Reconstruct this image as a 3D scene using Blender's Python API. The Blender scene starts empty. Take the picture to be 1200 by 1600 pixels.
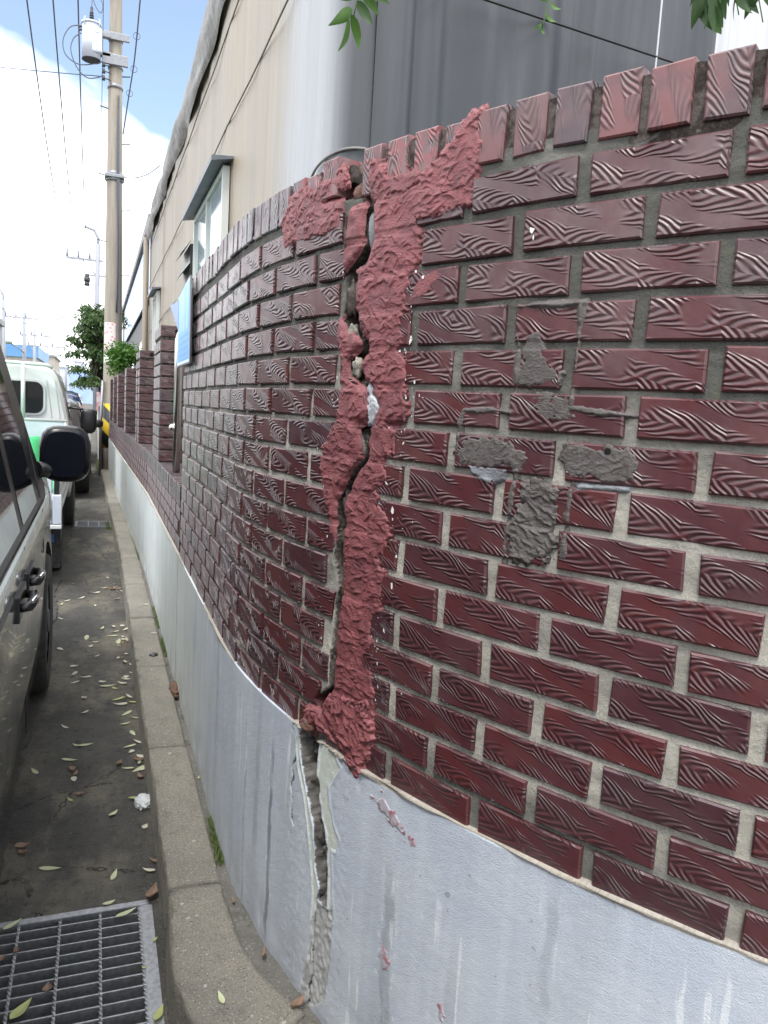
import bpy, bmesh, math, random
import numpy as np
from mathutils import Vector, Matrix
random.seed(7); RNG = np.random.default_rng(11)
R_ = math.radians
scene = bpy.context.scene
COL = scene.collection

# ---------------------------------------------------------------- camera
cam = bpy.data.cameras.new('camera'); cam_o = bpy.data.objects.new('camera', cam); COL.objects.link(cam_o)
cam.sensor_fit = 'AUTO'; cam.sensor_width = 36.0; cam.lens = 27.05
cam.clip_start = 0.05; cam.clip_end = 4000
cam_o.matrix_world = (Matrix.Translation((0, 0, 1.42)) @ Matrix.Rotation(R_(-20.691), 4, 'Z')
                      @ Matrix.Rotation(R_(90 - 7.325), 4, 'X') @ Matrix.Rotation(R_(3.3194), 4, 'Z'))
scene.camera = cam_o

# ---------------------------------------------------------------- sky, sun, exposure
SUN_EL, SUN_AZ = 62.0, 215.0          # degrees; azimuth clockwise from +Y
w = bpy.data.worlds.new('World'); scene.world = w; w.use_nodes = True
nt = w.node_tree; nt.nodes.clear()
def wn(t, **k):
    n = nt.nodes.new(t)
    for a, b in k.items(): setattr(n, a, b)
    return n
wo = wn('ShaderNodeOutputWorld'); bg = wn('ShaderNodeBackground'); bg.inputs[1].default_value = 0.115
sky = wn('ShaderNodeTexSky'); sky.sky_type = 'NISHITA'; sky.sun_disc = False
sky.sun_elevation = R_(SUN_EL); sky.sun_rotation = R_(SUN_AZ); sky.dust_density = 1.0; sky.air_density = 1.0; sky.ozone_density = 0.35
tc = wn('ShaderNodeTexCoord'); sx = wn('ShaderNodeSeparateXYZ'); nt.links.new(tc.outputs['Generated'], sx.inputs[0])
def wm(op, a, b=None):
    n = wn('ShaderNodeMath', operation=op)
    for i, v in enumerate((a, b)):
        if v is None: continue
        if isinstance(v, (int, float)): n.inputs[i].default_value = v
        else: nt.links.new(v, n.inputs[i])
    return n.outputs[0]
den = wm('ADD', wm('MAXIMUM', sx.outputs[2], 0.0), 0.32)
cx_ = wn('ShaderNodeCombineXYZ'); nt.links.new(wm('DIVIDE', sx.outputs[0], den), cx_.inputs[0]); nt.links.new(wm('DIVIDE', sx.outputs[1], den), cx_.inputs[1])
cmap = wn('ShaderNodeMapping'); cmap.inputs['Location'].default_value = (14.8, 24.2, 0.0); nt.links.new(cx_.outputs[0], cmap.inputs[0])
cn = wn('ShaderNodeTexNoise'); cn.inputs['Scale'].default_value = 1.15; cn.inputs['Detail'].default_value = 7; cn.inputs['Roughness'].default_value = 0.52; cn.inputs['Distortion'].default_value = 0.25
nt.links.new(cmap.outputs[0], cn.inputs['Vector'])
cr = wn('ShaderNodeValToRGB'); cr.color_ramp.elements[0].position = 0.395; cr.color_ramp.elements[1].position = 0.475
nt.links.new(cn.outputs[0], cr.inputs[0])
cs = wn('ShaderNodeMix', data_type='RGBA'); cs.inputs[6].default_value = (9.4, 9.7, 10.2, 1); cs.inputs[7].default_value = (13.5, 13.5, 13.4, 1)
cr2 = wn('ShaderNodeValToRGB'); cr2.color_ramp.elements[0].position = 0.42; cr2.color_ramp.elements[1].position = 0.62
nt.links.new(cn.outputs[0], cr2.inputs[0]); nt.links.new(cr2.outputs[0], cs.inputs[0])
mx = wn('ShaderNodeMix', data_type='RGBA'); nt.links.new(wm('ADD', wm('MULTIPLY', cr.outputs[0], 0.93), 0.05), mx.inputs[0])
nt.links.new(sky.outputs[0], mx.inputs[6]); nt.links.new(cs.outputs[2], mx.inputs[7])
nt.links.new(mx.outputs[2], bg.inputs[0]); nt.links.new(bg.outputs[0], wo.inputs[0])

sun = bpy.data.lights.new('sun', 'SUN'); sun.energy = 1.3; sun.angle = R_(14); sun.color = (1.0, 0.96, 0.9)
sun_o = bpy.data.objects.new('sun', sun); COL.objects.link(sun_o)
_a, _e = R_(SUN_AZ), R_(SUN_EL)
sd_ = Vector((math.sin(_a) * math.cos(_e), math.cos(_a) * math.cos(_e), math.sin(_e)))
sun_o.rotation_euler = sd_.to_track_quat('Z', 'Y').to_euler()
vs = scene.view_settings; vs.view_transform = 'Standard'; vs.look = 'None'; vs.gamma = 1.0; vs.use_curve_mapping = False
vs.exposure = 1.22

# ---------------------------------------------------------------- object helpers
OFF = {}
def setp(o, label=None, cat=None, group=None, kind=None):
    if label: o['label'] = label
    if cat: o['category'] = cat
    if group: o['group'] = group
    if kind: o['kind'] = kind
    return o
def thing(name, label, cat, loc=(0, 0, 0), group=None):
    o = bpy.data.objects.new(name, None); COL.objects.link(o); o.location = loc; o.empty_display_size = 0.1
    OFF[o.name] = np.array(loc, float); return setp(o, label, cat, group)
def link_mesh(name, me, parent=None):
    o = bpy.data.objects.new(name, me); COL.objects.link(o)
    if parent is not None:
        o.parent = parent; OFF[o.name] = OFF.get(parent.name, np.zeros(3))
    else: OFF[o.name] = np.zeros(3)
    return o
def raw(name, V, F, mat, parent=None, uv=None, smooth=False, attrs=None, smooth_angle=None):
    V = np.asarray(V, float).reshape(-1, 3)
    if parent is not None: V = V - OFF.get(parent.name, np.zeros(3))
    me = bpy.data.meshes.new(name); me.from_pydata(V.tolist(), [], [tuple(int(i) for i in f) for f in F])
    if mat is not None: me.materials.append(mat)
    if uv is not None:
        L = me.uv_layers.new(name='UVMap'); vi = np.empty(len(me.loops), dtype=np.int32); me.loops.foreach_get('vertex_index', vi)
        L.data.foreach_set('uv', np.asarray(uv, np.float32)[vi].ravel())
    if attrs:
        for k, a in attrs.items():
            at = me.attributes.new(k, 'FLOAT', 'POINT'); at.data.foreach_set('value', np.asarray(a, np.float32).ravel())
    if smooth: me.polygons.foreach_set('use_smooth', np.ones(len(me.polygons), bool))
    me.update()
    return link_mesh(name, me, parent)
class MB:
    """collects simple solids that become one mesh"""
    def __init__(s): s.v = []; s.f = []; s.sm = []
    def add(s, V, F, sm=False):
        n = len(s.v); s.v += [tuple(p) for p in V]; s.f += [tuple(i + n for i in f) for f in F]; s.sm += [sm] * len(F); return s
    def box(s, x0, x1, y0, y1, z0, z1, b=0.0):
        if b <= 0:
            V = [(x, y, z) for z in (z0, z1) for y in (y0, y1) for x in (x0, x1)]
            return s.add(V, [(0, 2, 3, 1), (4, 5, 7, 6), (0, 1, 5, 4), (2, 6, 7, 3), (0, 4, 6, 2), (1, 3, 7, 5)])
        bm = bmesh.new(); bmesh.ops.create_cube(bm, size=1)
        for v in bm.verts: v.co = Vector(((x0 + x1) / 2 + v.co.x * (x1 - x0), (y0 + y1) / 2 + v.co.y * (y1 - y0), (z0 + z1) / 2 + v.co.z * (z1 - z0)))
        bmesh.ops.bevel(bm, geom=bm.edges[:], offset=b, segments=2, affect='EDGES', profile=0.5)
        return s.bm(bm)
    def bm(s, bm):
        bm.verts.index_update(); s.add([v.co[:] for v in bm.verts], [[v.index for v in f.verts] for f in bm.faces]); bm.free(); return s
    def cyl(s, p0, p1, r0, r1=None, n=12, cap=True):
        r1 = r0 if r1 is None else r1
        return s.tube([p0, p1], [r0, r1], n, cap)
    def tube(s, P, r, n=8, cap=True):
        P = [Vector(p) for p in P]; m = len(P)
        if isinstance(r, (int, float)): r = [r] * m
        V = []; up = None
        for i in range(m):
            t = (P[min(i + 1, m - 1)] - P[max(i - 1, 0)]).normalized()
            if up is None:
                a = Vector((0, 0, 1)) if abs(t.z) < 0.9 else Vector((1, 0, 0)); up = t.cross(a).normalized()
            else: up = (up - t * up.dot(t)).normalized()
            sd = t.cross(up)
            for k in range(n):
                q = 2 * math.pi * k / n; V.append(P[i] + (up * math.cos(q) + sd * math.sin(q)) * r[i])
        F = [(i * n + k, i * n + (k + 1) % n, (i + 1) * n + (k + 1) % n, (i + 1) * n + k) for i in range(m - 1) for k in range(n)]
        s.add(V, F, True)
        if cap:
            b = len(s.v) - m * n; s.f += [tuple(b + k for k in range(n))[::-1], tuple(b + (m - 1) * n + k for k in range(n))]; s.sm += [False, False]
        return s
    def prism(s, poly, d0, d1, axis='x'):
        n = len(poly)
        mk = {'x': lambda a, b, d: (d, a, b), 'y': lambda a, b, d: (a, d, b), 'z': lambda a, b, d: (a, b, d)}[axis]
        V = [mk(a, b, d0) for a, b in poly] + [mk(a, b, d1) for a, b in poly]
        return s.add(V, [tuple(range(n)), tuple(range(2 * n - 1, n - 1, -1))] + [(i, i + n, (i + 1) % n + n, (i + 1) % n) for i in range(n)])
    def build(s, name, mat, parent=None, smooth=None, bevel=0):
        o = raw(name, s.v, s.f, mat, parent)
        sm = np.array(s.sm if smooth is None else [smooth] * len(s.f), bool); o.data.polygons.foreach_set('use_smooth', sm)
        bm = bmesh.new(); bm.from_mesh(o.data); bmesh.ops.recalc_face_normals(bm, faces=bm.faces[:])
        if bevel: bmesh.ops.bevel(bm, geom=bm.edges[:], offset=bevel, segments=2, affect='EDGES')
        bm.to_mesh(o.data); bm.free(); return o
def copy_tree(o, parent=None):
    c = o.copy(); COL.objects.link(c); c.parent = parent; OFF[c.name] = OFF.get(o.name, np.zeros(3))
    for ch in o.children: copy_tree(ch, c)
    return c
def gf(n0, n1, l0, l1, seed):
    """gaussian random field, unit variance, correlation lengths in cells"""
    r = np.random.default_rng(seed); a = np.fft.rfft2(r.standard_normal((n0, n1)))
    k0 = np.fft.fftfreq(n0)[:, None]; k1 = np.fft.rfftfreq(n1)[None]
    a *= np.exp(-2 * (math.pi ** 2) * ((k0 * l0) ** 2 + (k1 * l1) ** 2))
    b = np.fft.irfft2(a, s=(n0, n1)); b -= b.mean(); return b / (b.std() + 1e-9)
def sstep(a, b, x):
    t = np.clip((x - a) / (b - a), 0, 1); return t * t * (3 - 2 * t)
def sdist(poly, S, Z):
    """signed distance (positive inside) of a polygon given in mm"""
    p = np.array(poly, float) / 1000.0; d = np.full(S.shape, 1e9); ins = np.zeros(S.shape, bool); n = len(p)
    for i in range(n):
        a = p[i]; b = p[(i + 1) % n]; e = b - a; ws = S - a[0]; wz = Z - a[1]
        t = np.clip((ws * e[0] + wz * e[1]) / (e @ e + 1e-12), 0, 1)
        d = np.minimum(d, (ws - e[0] * t) ** 2 + (wz - e[1] * t) ** 2)
        c = ((a[1] > Z) != (b[1] > Z)); x = e[0] * (Z - a[1]) / (e[1] if abs(e[1]) > 1e-12 else 1e-12) + a[0]
        ins ^= c & (S < x)
    return np.sqrt(d) * np.where(ins, 1, -1)
def ldist(line, S, Z):
    p = np.array(line, float) / 1000.0; d = np.full(S.shape, 1e9)
    for i in range(len(p) - 1):
        a = p[i]; e = p[i + 1] - a; ws = S - a[0]; wz = Z - a[1]
        t = np.clip((ws * e[0] + wz * e[1]) / (e @ e), 0, 1); d = np.minimum(d, (ws - e[0] * t) ** 2 + (wz - e[1] * t) ** 2)
    return np.sqrt(d)

# ---------------------------------------------------------------- materials
class NT:
    def __init__(s, name):
        s.m = bpy.data.materials.new(name); s.m.use_nodes = True; s.t = s.m.node_tree; s.t.nodes.clear()
        s.out = s.n('ShaderNodeOutputMaterial'); s.b = s.n('ShaderNodeBsdfPrincipled'); s.l(s.b.outputs[0], s.out.inputs[0])
    def n(s, t, **k):
        n = s.t.nodes.new(t)
        for a, b in k.items(): setattr(n, a, b)
        return n
    def l(s, a, b): s.t.links.new(a, b)
    def put(s, sock, v):
        if hasattr(v, 'is_output'): s.l(v, sock)
        else: sock.default_value = v
    def math(s, op, a, b=0.0, c=0.0, clamp=False):
        n = s.n('ShaderNodeMath', operation=op, use_clamp=clamp)
        for i, v in enumerate((a, b, c)): s.put(n.inputs[i], v)
        return n.outputs[0]
    def mix(s, f, a, b, mode='MIX'):
        n = s.n('ShaderNodeMix', data_type='RGBA', blend_type=mode); s.put(n.inputs[0], f)
        for i, v in ((6, a), (7, b)):
            s.put(n.inputs[i], (*v, 1) if isinstance(v, tuple) and len(v) == 3 else v)
        return n.outputs[2]
    def noise(s, vec, scale, detail=3, rough=0.55, dist=0.0):
        n = s.n('ShaderNodeTexNoise'); s.l(vec, n.inputs['Vector']); n.inputs['Scale'].default_value = scale
        n.inputs['Detail'].default_value = detail; n.inputs['Roughness'].default_value = rough; n.inputs['Distortion'].default_value = dist
        return n.outputs[0]
    def ramp(s, f, a, b):
        n = s.n('ShaderNodeMapRange', interpolation_type='SMOOTHSTEP'); s.put(n.inputs[0], f)
        n.inputs[1].default_value = a; n.inputs[2].default_value = b; return n.outputs[0]
    def scale(s, vec, v):
        n = s.n('ShaderNodeMapping'); s.l(vec, n.inputs[0]); n.inputs['Scale'].default_value = v; return n.outputs[0]
    def obj(s): return s.n('ShaderNodeTexCoord').outputs['Object']
    def uv(s): return s.n('ShaderNodeUVMap').outputs[0]
    def geo(s): return s.n('ShaderNodeNewGeometry').outputs['Position']
    def attr(s, name): return s.n('ShaderNodeAttribute', attribute_name=name).outputs['Fac']
    def bump(s, h, dist, strength=1.0, prev=None):
        n = s.n('ShaderNodeBump'); n.inputs['Strength'].default_value = strength; n.inputs['Distance'].default_value = dist; s.l(h, n.inputs['Height'])
        if prev is not None: s.l(prev, n.inputs['Normal'])
        return n.outputs[0]
    def set(s, color=None, rough=None, metal=None, spec=None, normal=None, coat=None, alpha=None, trans=None, sss=None):
        I = s.b.inputs
        if color is not None: s.put(I['Base Color'], (*color, 1) if isinstance(color, tuple) and len(color) == 3 else color)
        if rough is not None: s.put(I['Roughness'], rough)
        if metal is not None: s.put(I['Metallic'], metal)
        if spec is not None: s.put(I['Specular IOR Level'], spec)
        if normal is not None: s.l(normal, I['Normal'])
        if coat is not None: s.put(I['Coat Weight'], coat); I['Coat Roughness'].default_value = 0.06
        if trans is not None: s.put(I['Transmission Weight'], trans)
        return s.m
def simple(name, c1, c2=None, sc=8.0, rough=0.6, bump=0.0, bsc=60.0, metal=0.0, spec=0.5, coat=None, stretch=None, lo=0.35, hi=0.65):
    k = NT(name); v = k.geo() if stretch is None else k.scale(k.geo(), stretch)
    col = c1 if c2 is None else k.mix(k.ramp(k.noise(v, sc, 5), lo, hi), c1, c2)
    nrm = k.bump(k.noise(k.geo(), bsc, 4), bump) if bump else None
    rv = rough if c2 is None else k.math('ADD', k.math('MULTIPLY', k.noise(k.geo(), sc * 2.3), 0.16), rough - 0.08)
    return k.set(col, rv, metal, spec, nrm, coat)

def brick_material(name, tones, dust, gloss=0.36, grain=0.0016, red=None):
    k = NT(name); uv = k.uv(); sp = k.n('ShaderNodeSeparateXYZ')
    rnd = k.math('FRACT', k.math('ADD', k.math('MULTIPLY', k.attr('rnd'), 7.31), k.n('ShaderNodeObjectInfo').outputs['Random']))
    wv = k.n('ShaderNodeTexNoise'); k.l(uv, wv.inputs['Vector']); wv.inputs['Scale'].default_value = 17; wv.inputs['Detail'].default_value = 1.5
    va = k.n('ShaderNodeVectorMath', operation='MULTIPLY_ADD'); k.l(wv.outputs['Color'], va.inputs[0]); va.inputs[1].default_value = (0.026, 0.017, 0); k.l(uv, va.inputs[2])
    k.l(va.outputs[0], sp.inputs[0]); u, v = sp.outputs[0], sp.outputs[1]
    WP, LP = 0.062, 0.200
    wq = k.math('DIVIDE', k.math('ADD', v, k.math('MULTIPLY', u, 0.30)), WP)
    fl = k.math('FLOOR', wq); tri = k.math('MULTIPLY', k.math('ABSOLUTE', k.math('SUBTRACT', k.math('FRACT', wq), 0.5)), 2.0)
    r = k.math('FRACT', k.math('ADD', k.math('DIVIDE', u, LP), k.math('MULTIPLY', fl, 0.37)))
    a = k.math('MAXIMUM', k.math('DIVIDE', k.math('SUBTRACT', 0.42, r), 0.42), k.math('DIVIDE', k.math('SUBTRACT', r, 0.42), 0.58))
    t3 = k.math('POWER', tri, 2.4)
    d = k.math('ADD', k.math('MULTIPLY', a, LP * 0.215), k.math('ADD', k.math('MULTIPLY', tri, WP * 0.26), k.math('MULTIPLY', t3, WP * 0.34)))
    ring = k.math('SINE', k.math('MULTIPLY', d, 2 * math.pi / 0.0080))
    mask = k.math('SUBTRACT', 1.0, k.ramp(tri, 0.60, 0.78))
    mask = k.math('MULTIPLY', mask, k.ramp(k.noise(uv, 13, 1), 0.35, 0.47))
    rel = k.math('MULTIPLY', k.math('ADD', k.math('MULTIPLY', ring, 0.5), 0.5), mask)
    fine = k.noise(uv, 900, 2); med = k.noise(uv, 120, 4)
    h = k.math('ADD', rel, k.math('ADD', k.math('MULTIPLY', fine, 0.08), k.math('MULTIPLY', med, 0.16)))
    nrm = k.bump(h, grain)
    c = k.mix(k.ramp(rnd, 0.0, 0.45), tones[0], tones[1]); c = k.mix(k.ramp(rnd, 0.5, 1.0), c, tones[2])
    c = k.mix(k.math('MULTIPLY', k.ramp(k.noise(k.geo(), 14, 5), 0.42, 0.66), 0.6), c, tones[2])
    spk = k.ramp(k.noise(uv, 420, 2, 0.7), 0.66, 0.74)                       # dark kiln specks
    c = k.mix(k.math('MULTIPLY', spk, 0.55), c, (0.02, 0.012, 0.012))
    # colour darkens in the grooves; pale dust in patches, more towards the top
    c = k.mix(k.math('MULTIPLY', k.math('MULTIPLY', k.math('SUBTRACT', 1.0, rel), mask), 0.62), c, (0.022, 0.011, 0.013))
    dn = k.math('MULTIPLY', k.ramp(k.noise(k.geo(), 9, 6, 0.65), 0.36, 0.72), dust)
    z = k.n('ShaderNodeSeparateXYZ'); k.l(k.geo(), z.inputs[0])
    dn = k.math('MULTIPLY', dn, k.math('ADD', 0.45, k.ramp(z.outputs[2], 1.15, 1.75)))
    c = k.mix(dn, c, (0.30, 0.24, 0.24))
    if red:
        f = k.ramp(k.noise(k.geo(), 34, 5, 0.6), red[0], red[0] + 0.05); c = k.mix(f, c, red[1])
    rg = k.math('ADD', gloss, k.math('MULTIPLY', k.noise(k.geo(), 30, 4), 0.22))
    k.b.inputs['Sheen Weight'].default_value = 0.38; k.b.inputs['Sheen Roughness'].default_value = 0.17; k.b.inputs['Sheen Tint'].default_value = (0.8, 0.8, 0.85, 1); k.b.inputs['IOR'].default_value = 1.58
    return k.set(c, rg, 0.0, 0.55, nrm)
T1 = ((0.076, 0.0185, 0.0225), (0.092, 0.0205, 0.0220), (0.056, 0.0195, 0.0255))
M_BRICK = brick_material('brick_wood_grain', T1, 0.16, 0.27, 0.00140)
TC = ((0.110, 0.040, 0.044), (0.160, 0.050, 0.050), (0.046, 0.036, 0.047))
M_CAP = brick_material('brick_cap_weathered', TC, 0.12, 0.42, 0.0013)
M_CAPRED = brick_material('brick_cap_red_smeared', TC, 0.25, 0.45, 0.0018, (0.50, (0.215, 0.064, 0.068)))
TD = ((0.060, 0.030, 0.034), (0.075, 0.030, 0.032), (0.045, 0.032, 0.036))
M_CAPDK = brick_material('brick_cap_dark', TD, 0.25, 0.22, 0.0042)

def mortar_material():
    k = NT('mortar'); g = k.geo(); z = k.n('ShaderNodeSeparateXYZ'); k.l(g, z.inputs[0]); zz = z.outputs[2]
    base = k.mix(k.noise(g, 60, 5), (0.54, 0.515, 0.45), (0.40, 0.385, 0.34))
    grit = k.ramp(k.noise(g, 700, 2, 0.8), 0.56, 0.70); base = k.mix(k.math('MULTIPLY', grit, 0.6), base, (0.08, 0.078, 0.072))
    gr2 = k.ramp(k.noise(g, 520, 2, 0.8), 0.62, 0.72); base = k.mix(k.math('MULTIPLY', gr2, 0.5), base, (0.55, 0.53, 0.48))
    grime = k.math('ADD', k.ramp(zz, 1.28, 1.68), k.math('ADD', k.math('MULTIPLY', k.math('SUBTRACT', k.noise(k.scale(g, (1, 1, 3)), 7, 5, 0.6), 0.44), 1.7), k.math('MULTIPLY', k.math('SUBTRACT', k.noise(k.scale(g, (1, 1, 2)), 2.2, 3), 0.45), 1.4)), clamp=True)
    c = k.mix(k.math('MULTIPLY', grime, 0.88), base, (0.062, 0.064, 0.060))
    low = k.math('MULTIPLY', k.math('SUBTRACT', 1.0, k.ramp(zz, 0.74, 0.86)), k.ramp(k.noise(g, 5, 3), 0.3, 0.55))
    c = k.mix(k.math('MULTIPLY', low, 0.7), c, (0.085, 0.09, 0.085))
    moss = k.ramp(k.noise(g, 25, 5), 0.60, 0.70); c = k.mix(k.math('MULTIPLY', moss, k.math('MULTIPLY', grime, 0.35)), c, (0.13, 0.14, 0.085))
    crk = k.ramp(k.math('ADD', k.attr('crk'), k.math('MULTIPLY', k.math('SUBTRACT', k.noise(g, 130, 4), 0.5), 0.005)), -0.002, 0.0)
    rub = k.mix(k.ramp(k.noise(g, 45, 5), 0.42, 0.6), (0.040, 0.032, 0.028), (0.115, 0.098, 0.088))
    c = k.mix(crk, c, rub)
    n = k.bump(k.noise(g, 650, 3, 0.7), 0.0022); n = k.bump(k.noise(g, 110, 4), 0.0030, 1.0, n)
    return k.set(c, 0.92, 0, 0.25, n)
M_MORTAR = mortar_material()

def plinth_material():
    k = NT('painted_concrete'); uv = k.uv(); g = k.geo(); sp = k.n('ShaderNodeSeparateXYZ'); k.l(uv, sp.inputs[0]); s, z = sp.outputs[0], sp.outputs[1]
    c = k.mix(k.ramp(k.noise(uv, 5, 5), 0.3, 0.7), (0.465, 0.515, 0.600), (0.525, 0.57, 0.635))
    c = k.mix(k.math('MULTIPLY', k.math('SUBTRACT', 1.0, k.ramp(k.math('ADD', s, k.math('MULTIPLY', k.noise(uv, 3, 4), 0.5)), -0.9, 0.35)), 0.92), c, (0.60, 0.645, 0.62))   # older, greener coat further along
    st = k.noise(k.scale(uv, (26, 0.8, 1)), 1.0, 6, 0.62); st2 = k.noise(k.scale(uv, (9, 0.9, 1)), 1.0, 5, 0.6)
    c = k.mix(k.math('MULTIPLY', k.ramp(st, 0.47, 0.64), 0.30), c, (0.60, 0.645, 0.69))
    c = k.mix(k.math('MULTIPLY', k.ramp(st2, 0.48, 0.66), 0.26), c, (0.30, 0.325, 0.37))
    cl_ = k.noise(uv, 3.2, 6, 0.68); c = k.mix(k.math('MULTIPLY', k.ramp(cl_, 0.52, 0.68), 0.28), c, (0.34, 0.37, 0.41))
    c = k.mix(k.math('MULTIPLY', k.ramp(k.noise(uv, 11, 6, 0.7), 0.55, 0.70), 0.35), c, (0.60, 0.64, 0.67))
    # water runs: dark stripes with chalky edges
    for s0, wd, za, zb, amt in ((0.482, 0.012, 0.12, 0.62, 0.80), (0.30, 0.010, 0.10, 0.66, 0.45), (0.958, 0.018, 0.10, 0.56, 0.50), (-0.10, 0.012, 0.1, 0.7, 0.4), (0.39, 0.02, 0.3, 0.7, 0.30), (1.30, 0.012, 0.35, 0.69, 0.25), (1.12, 0.02, 0.1, 0.45, 0.22)):
        ds = k.math('ABSOLUTE', k.math('SUBTRACT', k.math('ADD', s, k.math('MULTIPLY', k.math('SUBTRACT', k.noise(k.scale(uv, (2, 5, 1)), 2, 3), 0.5), 0.05)), s0))
        inz = k.math('MULTIPLY', k.ramp(z, za - 0.05, za + 0.05), k.math('SUBTRACT', 1.0, k.ramp(z, zb - 0.06, zb + 0.04)))
        f = k.math('MULTIPLY', k.math('SUBTRACT', 1.0, k.ramp(ds, wd * 0.5, wd)), k.math('MULTIPLY', inz, k.ramp(k.noise(k.scale(uv, (1, 0.4, 1)), 30, 4), 0.25, 0.6)))
        c = k.mix(k.math('MULTIPLY', f, amt), c, (0.19, 0.205, 0.23))
        e = k.math('MULTIPLY', k.math('MULTIPLY', k.ramp(ds, wd * 0.9, wd * 1.1), k.math('SUBTRACT', 1.0, k.ramp(ds, wd * 1.2, wd * 1.6))), k.ramp(k.noise(uv, 60, 4), 0.54, 0.6))
        c = k.mix(k.math('MULTIPLY', k.math('MULTIPLY', e, inz), amt), c, (0.72, 0.76, 0.78))
    # chalky drips, scuffs and spots
    dr = k.math('MULTIPLY', k.ramp(k.noise(k.scale(uv, (42, 2.6, 1)), 1.0, 4, 0.55), 0.60, 0.66), k.ramp(k.noise(uv, 6, 3), 0.44, 0.56))
    c = k.mix(k.math('MULTIPLY', dr, 0.7), c, (0.74, 0.77, 0.80))
    sp_ = k.ramp(k.noise(uv, 46, 2, 0.4), 0.735, 0.76); c = k.mix(k.math('MULTIPLY', sp_, 0.5), c, (0.20, 0.21, 0.22))
    low = k.math('MULTIPLY', k.math('SUBTRACT', 1.0, k.ramp(z, 0.12, 0.34)), k.ramp(k.noise(uv, 9, 5), 0.25, 0.65))
    c = k.mix(k.math('MULTIPLY', low, 0.42), c, (0.20, 0.20, 0.195))
    c = k.mix(k.math('MULTIPLY', k.ramp(k.noise(uv, 330, 2), 0.66, 0.72), 0.25), c, (0.16, 0.17, 0.18))
    jag = k.math('MULTIPLY', k.math('SUBTRACT', k.noise(uv, 95, 5, 0.65), 0.5), 0.020)
    bare = k.ramp(k.math('ADD', k.attr('bare'), jag), -0.0008, 0.0008); mint = k.ramp(k.math('ADD', k.attr('mint'), jag), -0.0008, 0.0008)
    crk = k.ramp(k.math('ADD', k.attr('crk'), k.math('MULTIPLY', jag, 0.4)), -0.0006, 0.0006); lip = k.attr('lip')
    c = k.mix(mint, c, k.mix(k.noise(uv, 40, 4), (0.62, 0.66, 0.61), (0.50, 0.55, 0.51)))
    c = k.mix(bare, c, k.mix(k.noise(uv, 60, 5), (0.44, 0.45, 0.45), (0.33, 0.335, 0.34)))
    c = k.mix(crk, c, k.mix(k.ramp(k.noise(uv, 55, 5, 0.65), 0.35, 0.65), (0.045, 0.042, 0.038), (0.15, 0.142, 0.132)))
    lp = k.ramp(k.math('ADD', lip, k.math('MULTIPLY', k.math('SUBTRACT', k.noise(uv, 70, 5), 0.5), 1.0)), 0.42, 0.58)
    c = k.mix(lp, c, k.mix(k.noise(uv, 260, 4), (0.20, 0.17, 0.135), (0.46, 0.43, 0.38)))
    n = k.bump(k.noise(uv, 330, 4, 0.65), 0.0017); n = k.bump(k.noise(uv, 40, 6, 0.6), 0.0022, 0.8, n)
    return k.set(c, 0.60, 0, 0.4, n)
M_PLINTH = plinth_material()

def plaster_material(name, c1, c2, c3, rough=0.55):
    k = NT(name); g = k.geo()
    c = k.mix(k.ramp(k.noise(g, 13, 7, 0.66), 0.36, 0.62), c1, c2)
    c = k.mix(k.math('MULTIPLY', k.ramp(k.noise(g, 55, 5, 0.65), 0.50, 0.68), 0.75), c, c3); c = k.mix(k.math('MULTIPLY', k.ramp(k.noise(k.scale(g, (1, 1, 3)), 70, 6, 0.7), 0.60, 0.68), 0.4), c, tuple(min(1, q * 1.5 + 0.05) for q in c1))
    n = k.bump(k.noise(g, 260, 4, 0.6), 0.0010); n = k.bump(k.noise(k.scale(g, (1, 1, 2.6)), 60, 5, 0.62, 1.6), 0.0022, 0.9, n)
    return k.set(c, k.math('ADD', rough - 0.12, k.math('MULTIPLY', k.noise(g, 40, 4), 0.25)), 0, 0.45, n)
M_RED = plaster_material('red_repair_render', (0.235, 0.073, 0.079), (0.172, 0.053, 0.059), (0.108, 0.041, 0.047))
M_GREY = plaster_material('grey_adhesive', (0.108, 0.098, 0.092), (0.088, 0.077, 0.073), (0.070, 0.050, 0.049), 0.5)
M_GREYB = plaster_material('bluish_grey_sealant', (0.20, 0.215, 0.23), (0.15, 0.16, 0.175), (0.11, 0.11, 0.115), 0.45)
M_SCUFF = simple('faint_red_scuff', (0.42, 0.40, 0.45), (0.27, 0.115, 0.13), 60, 0.6, lo=0.40, hi=0.62)
M_FLECK = simple('white_paint_flake', (0.72, 0.72, 0.70), rough=0.6)
M_RUBBLE = simple('broken_brick_rubble', (0.16, 0.075, 0.055), (0.07, 0.055, 0.05), 40, 0.9, 0.004, 150)
M_FOAM = simple('old_filler_foam', (0.40, 0.37, 0.30), (0.13, 0.125, 0.115), 45, 0.85, 0.004, 140)
M_BACK = simple('cement_render_back', (0.30, 0.29, 0.27), (0.22, 0.215, 0.20), 4, 0.9, 0.002, 80)
M_KERB = None
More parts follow.
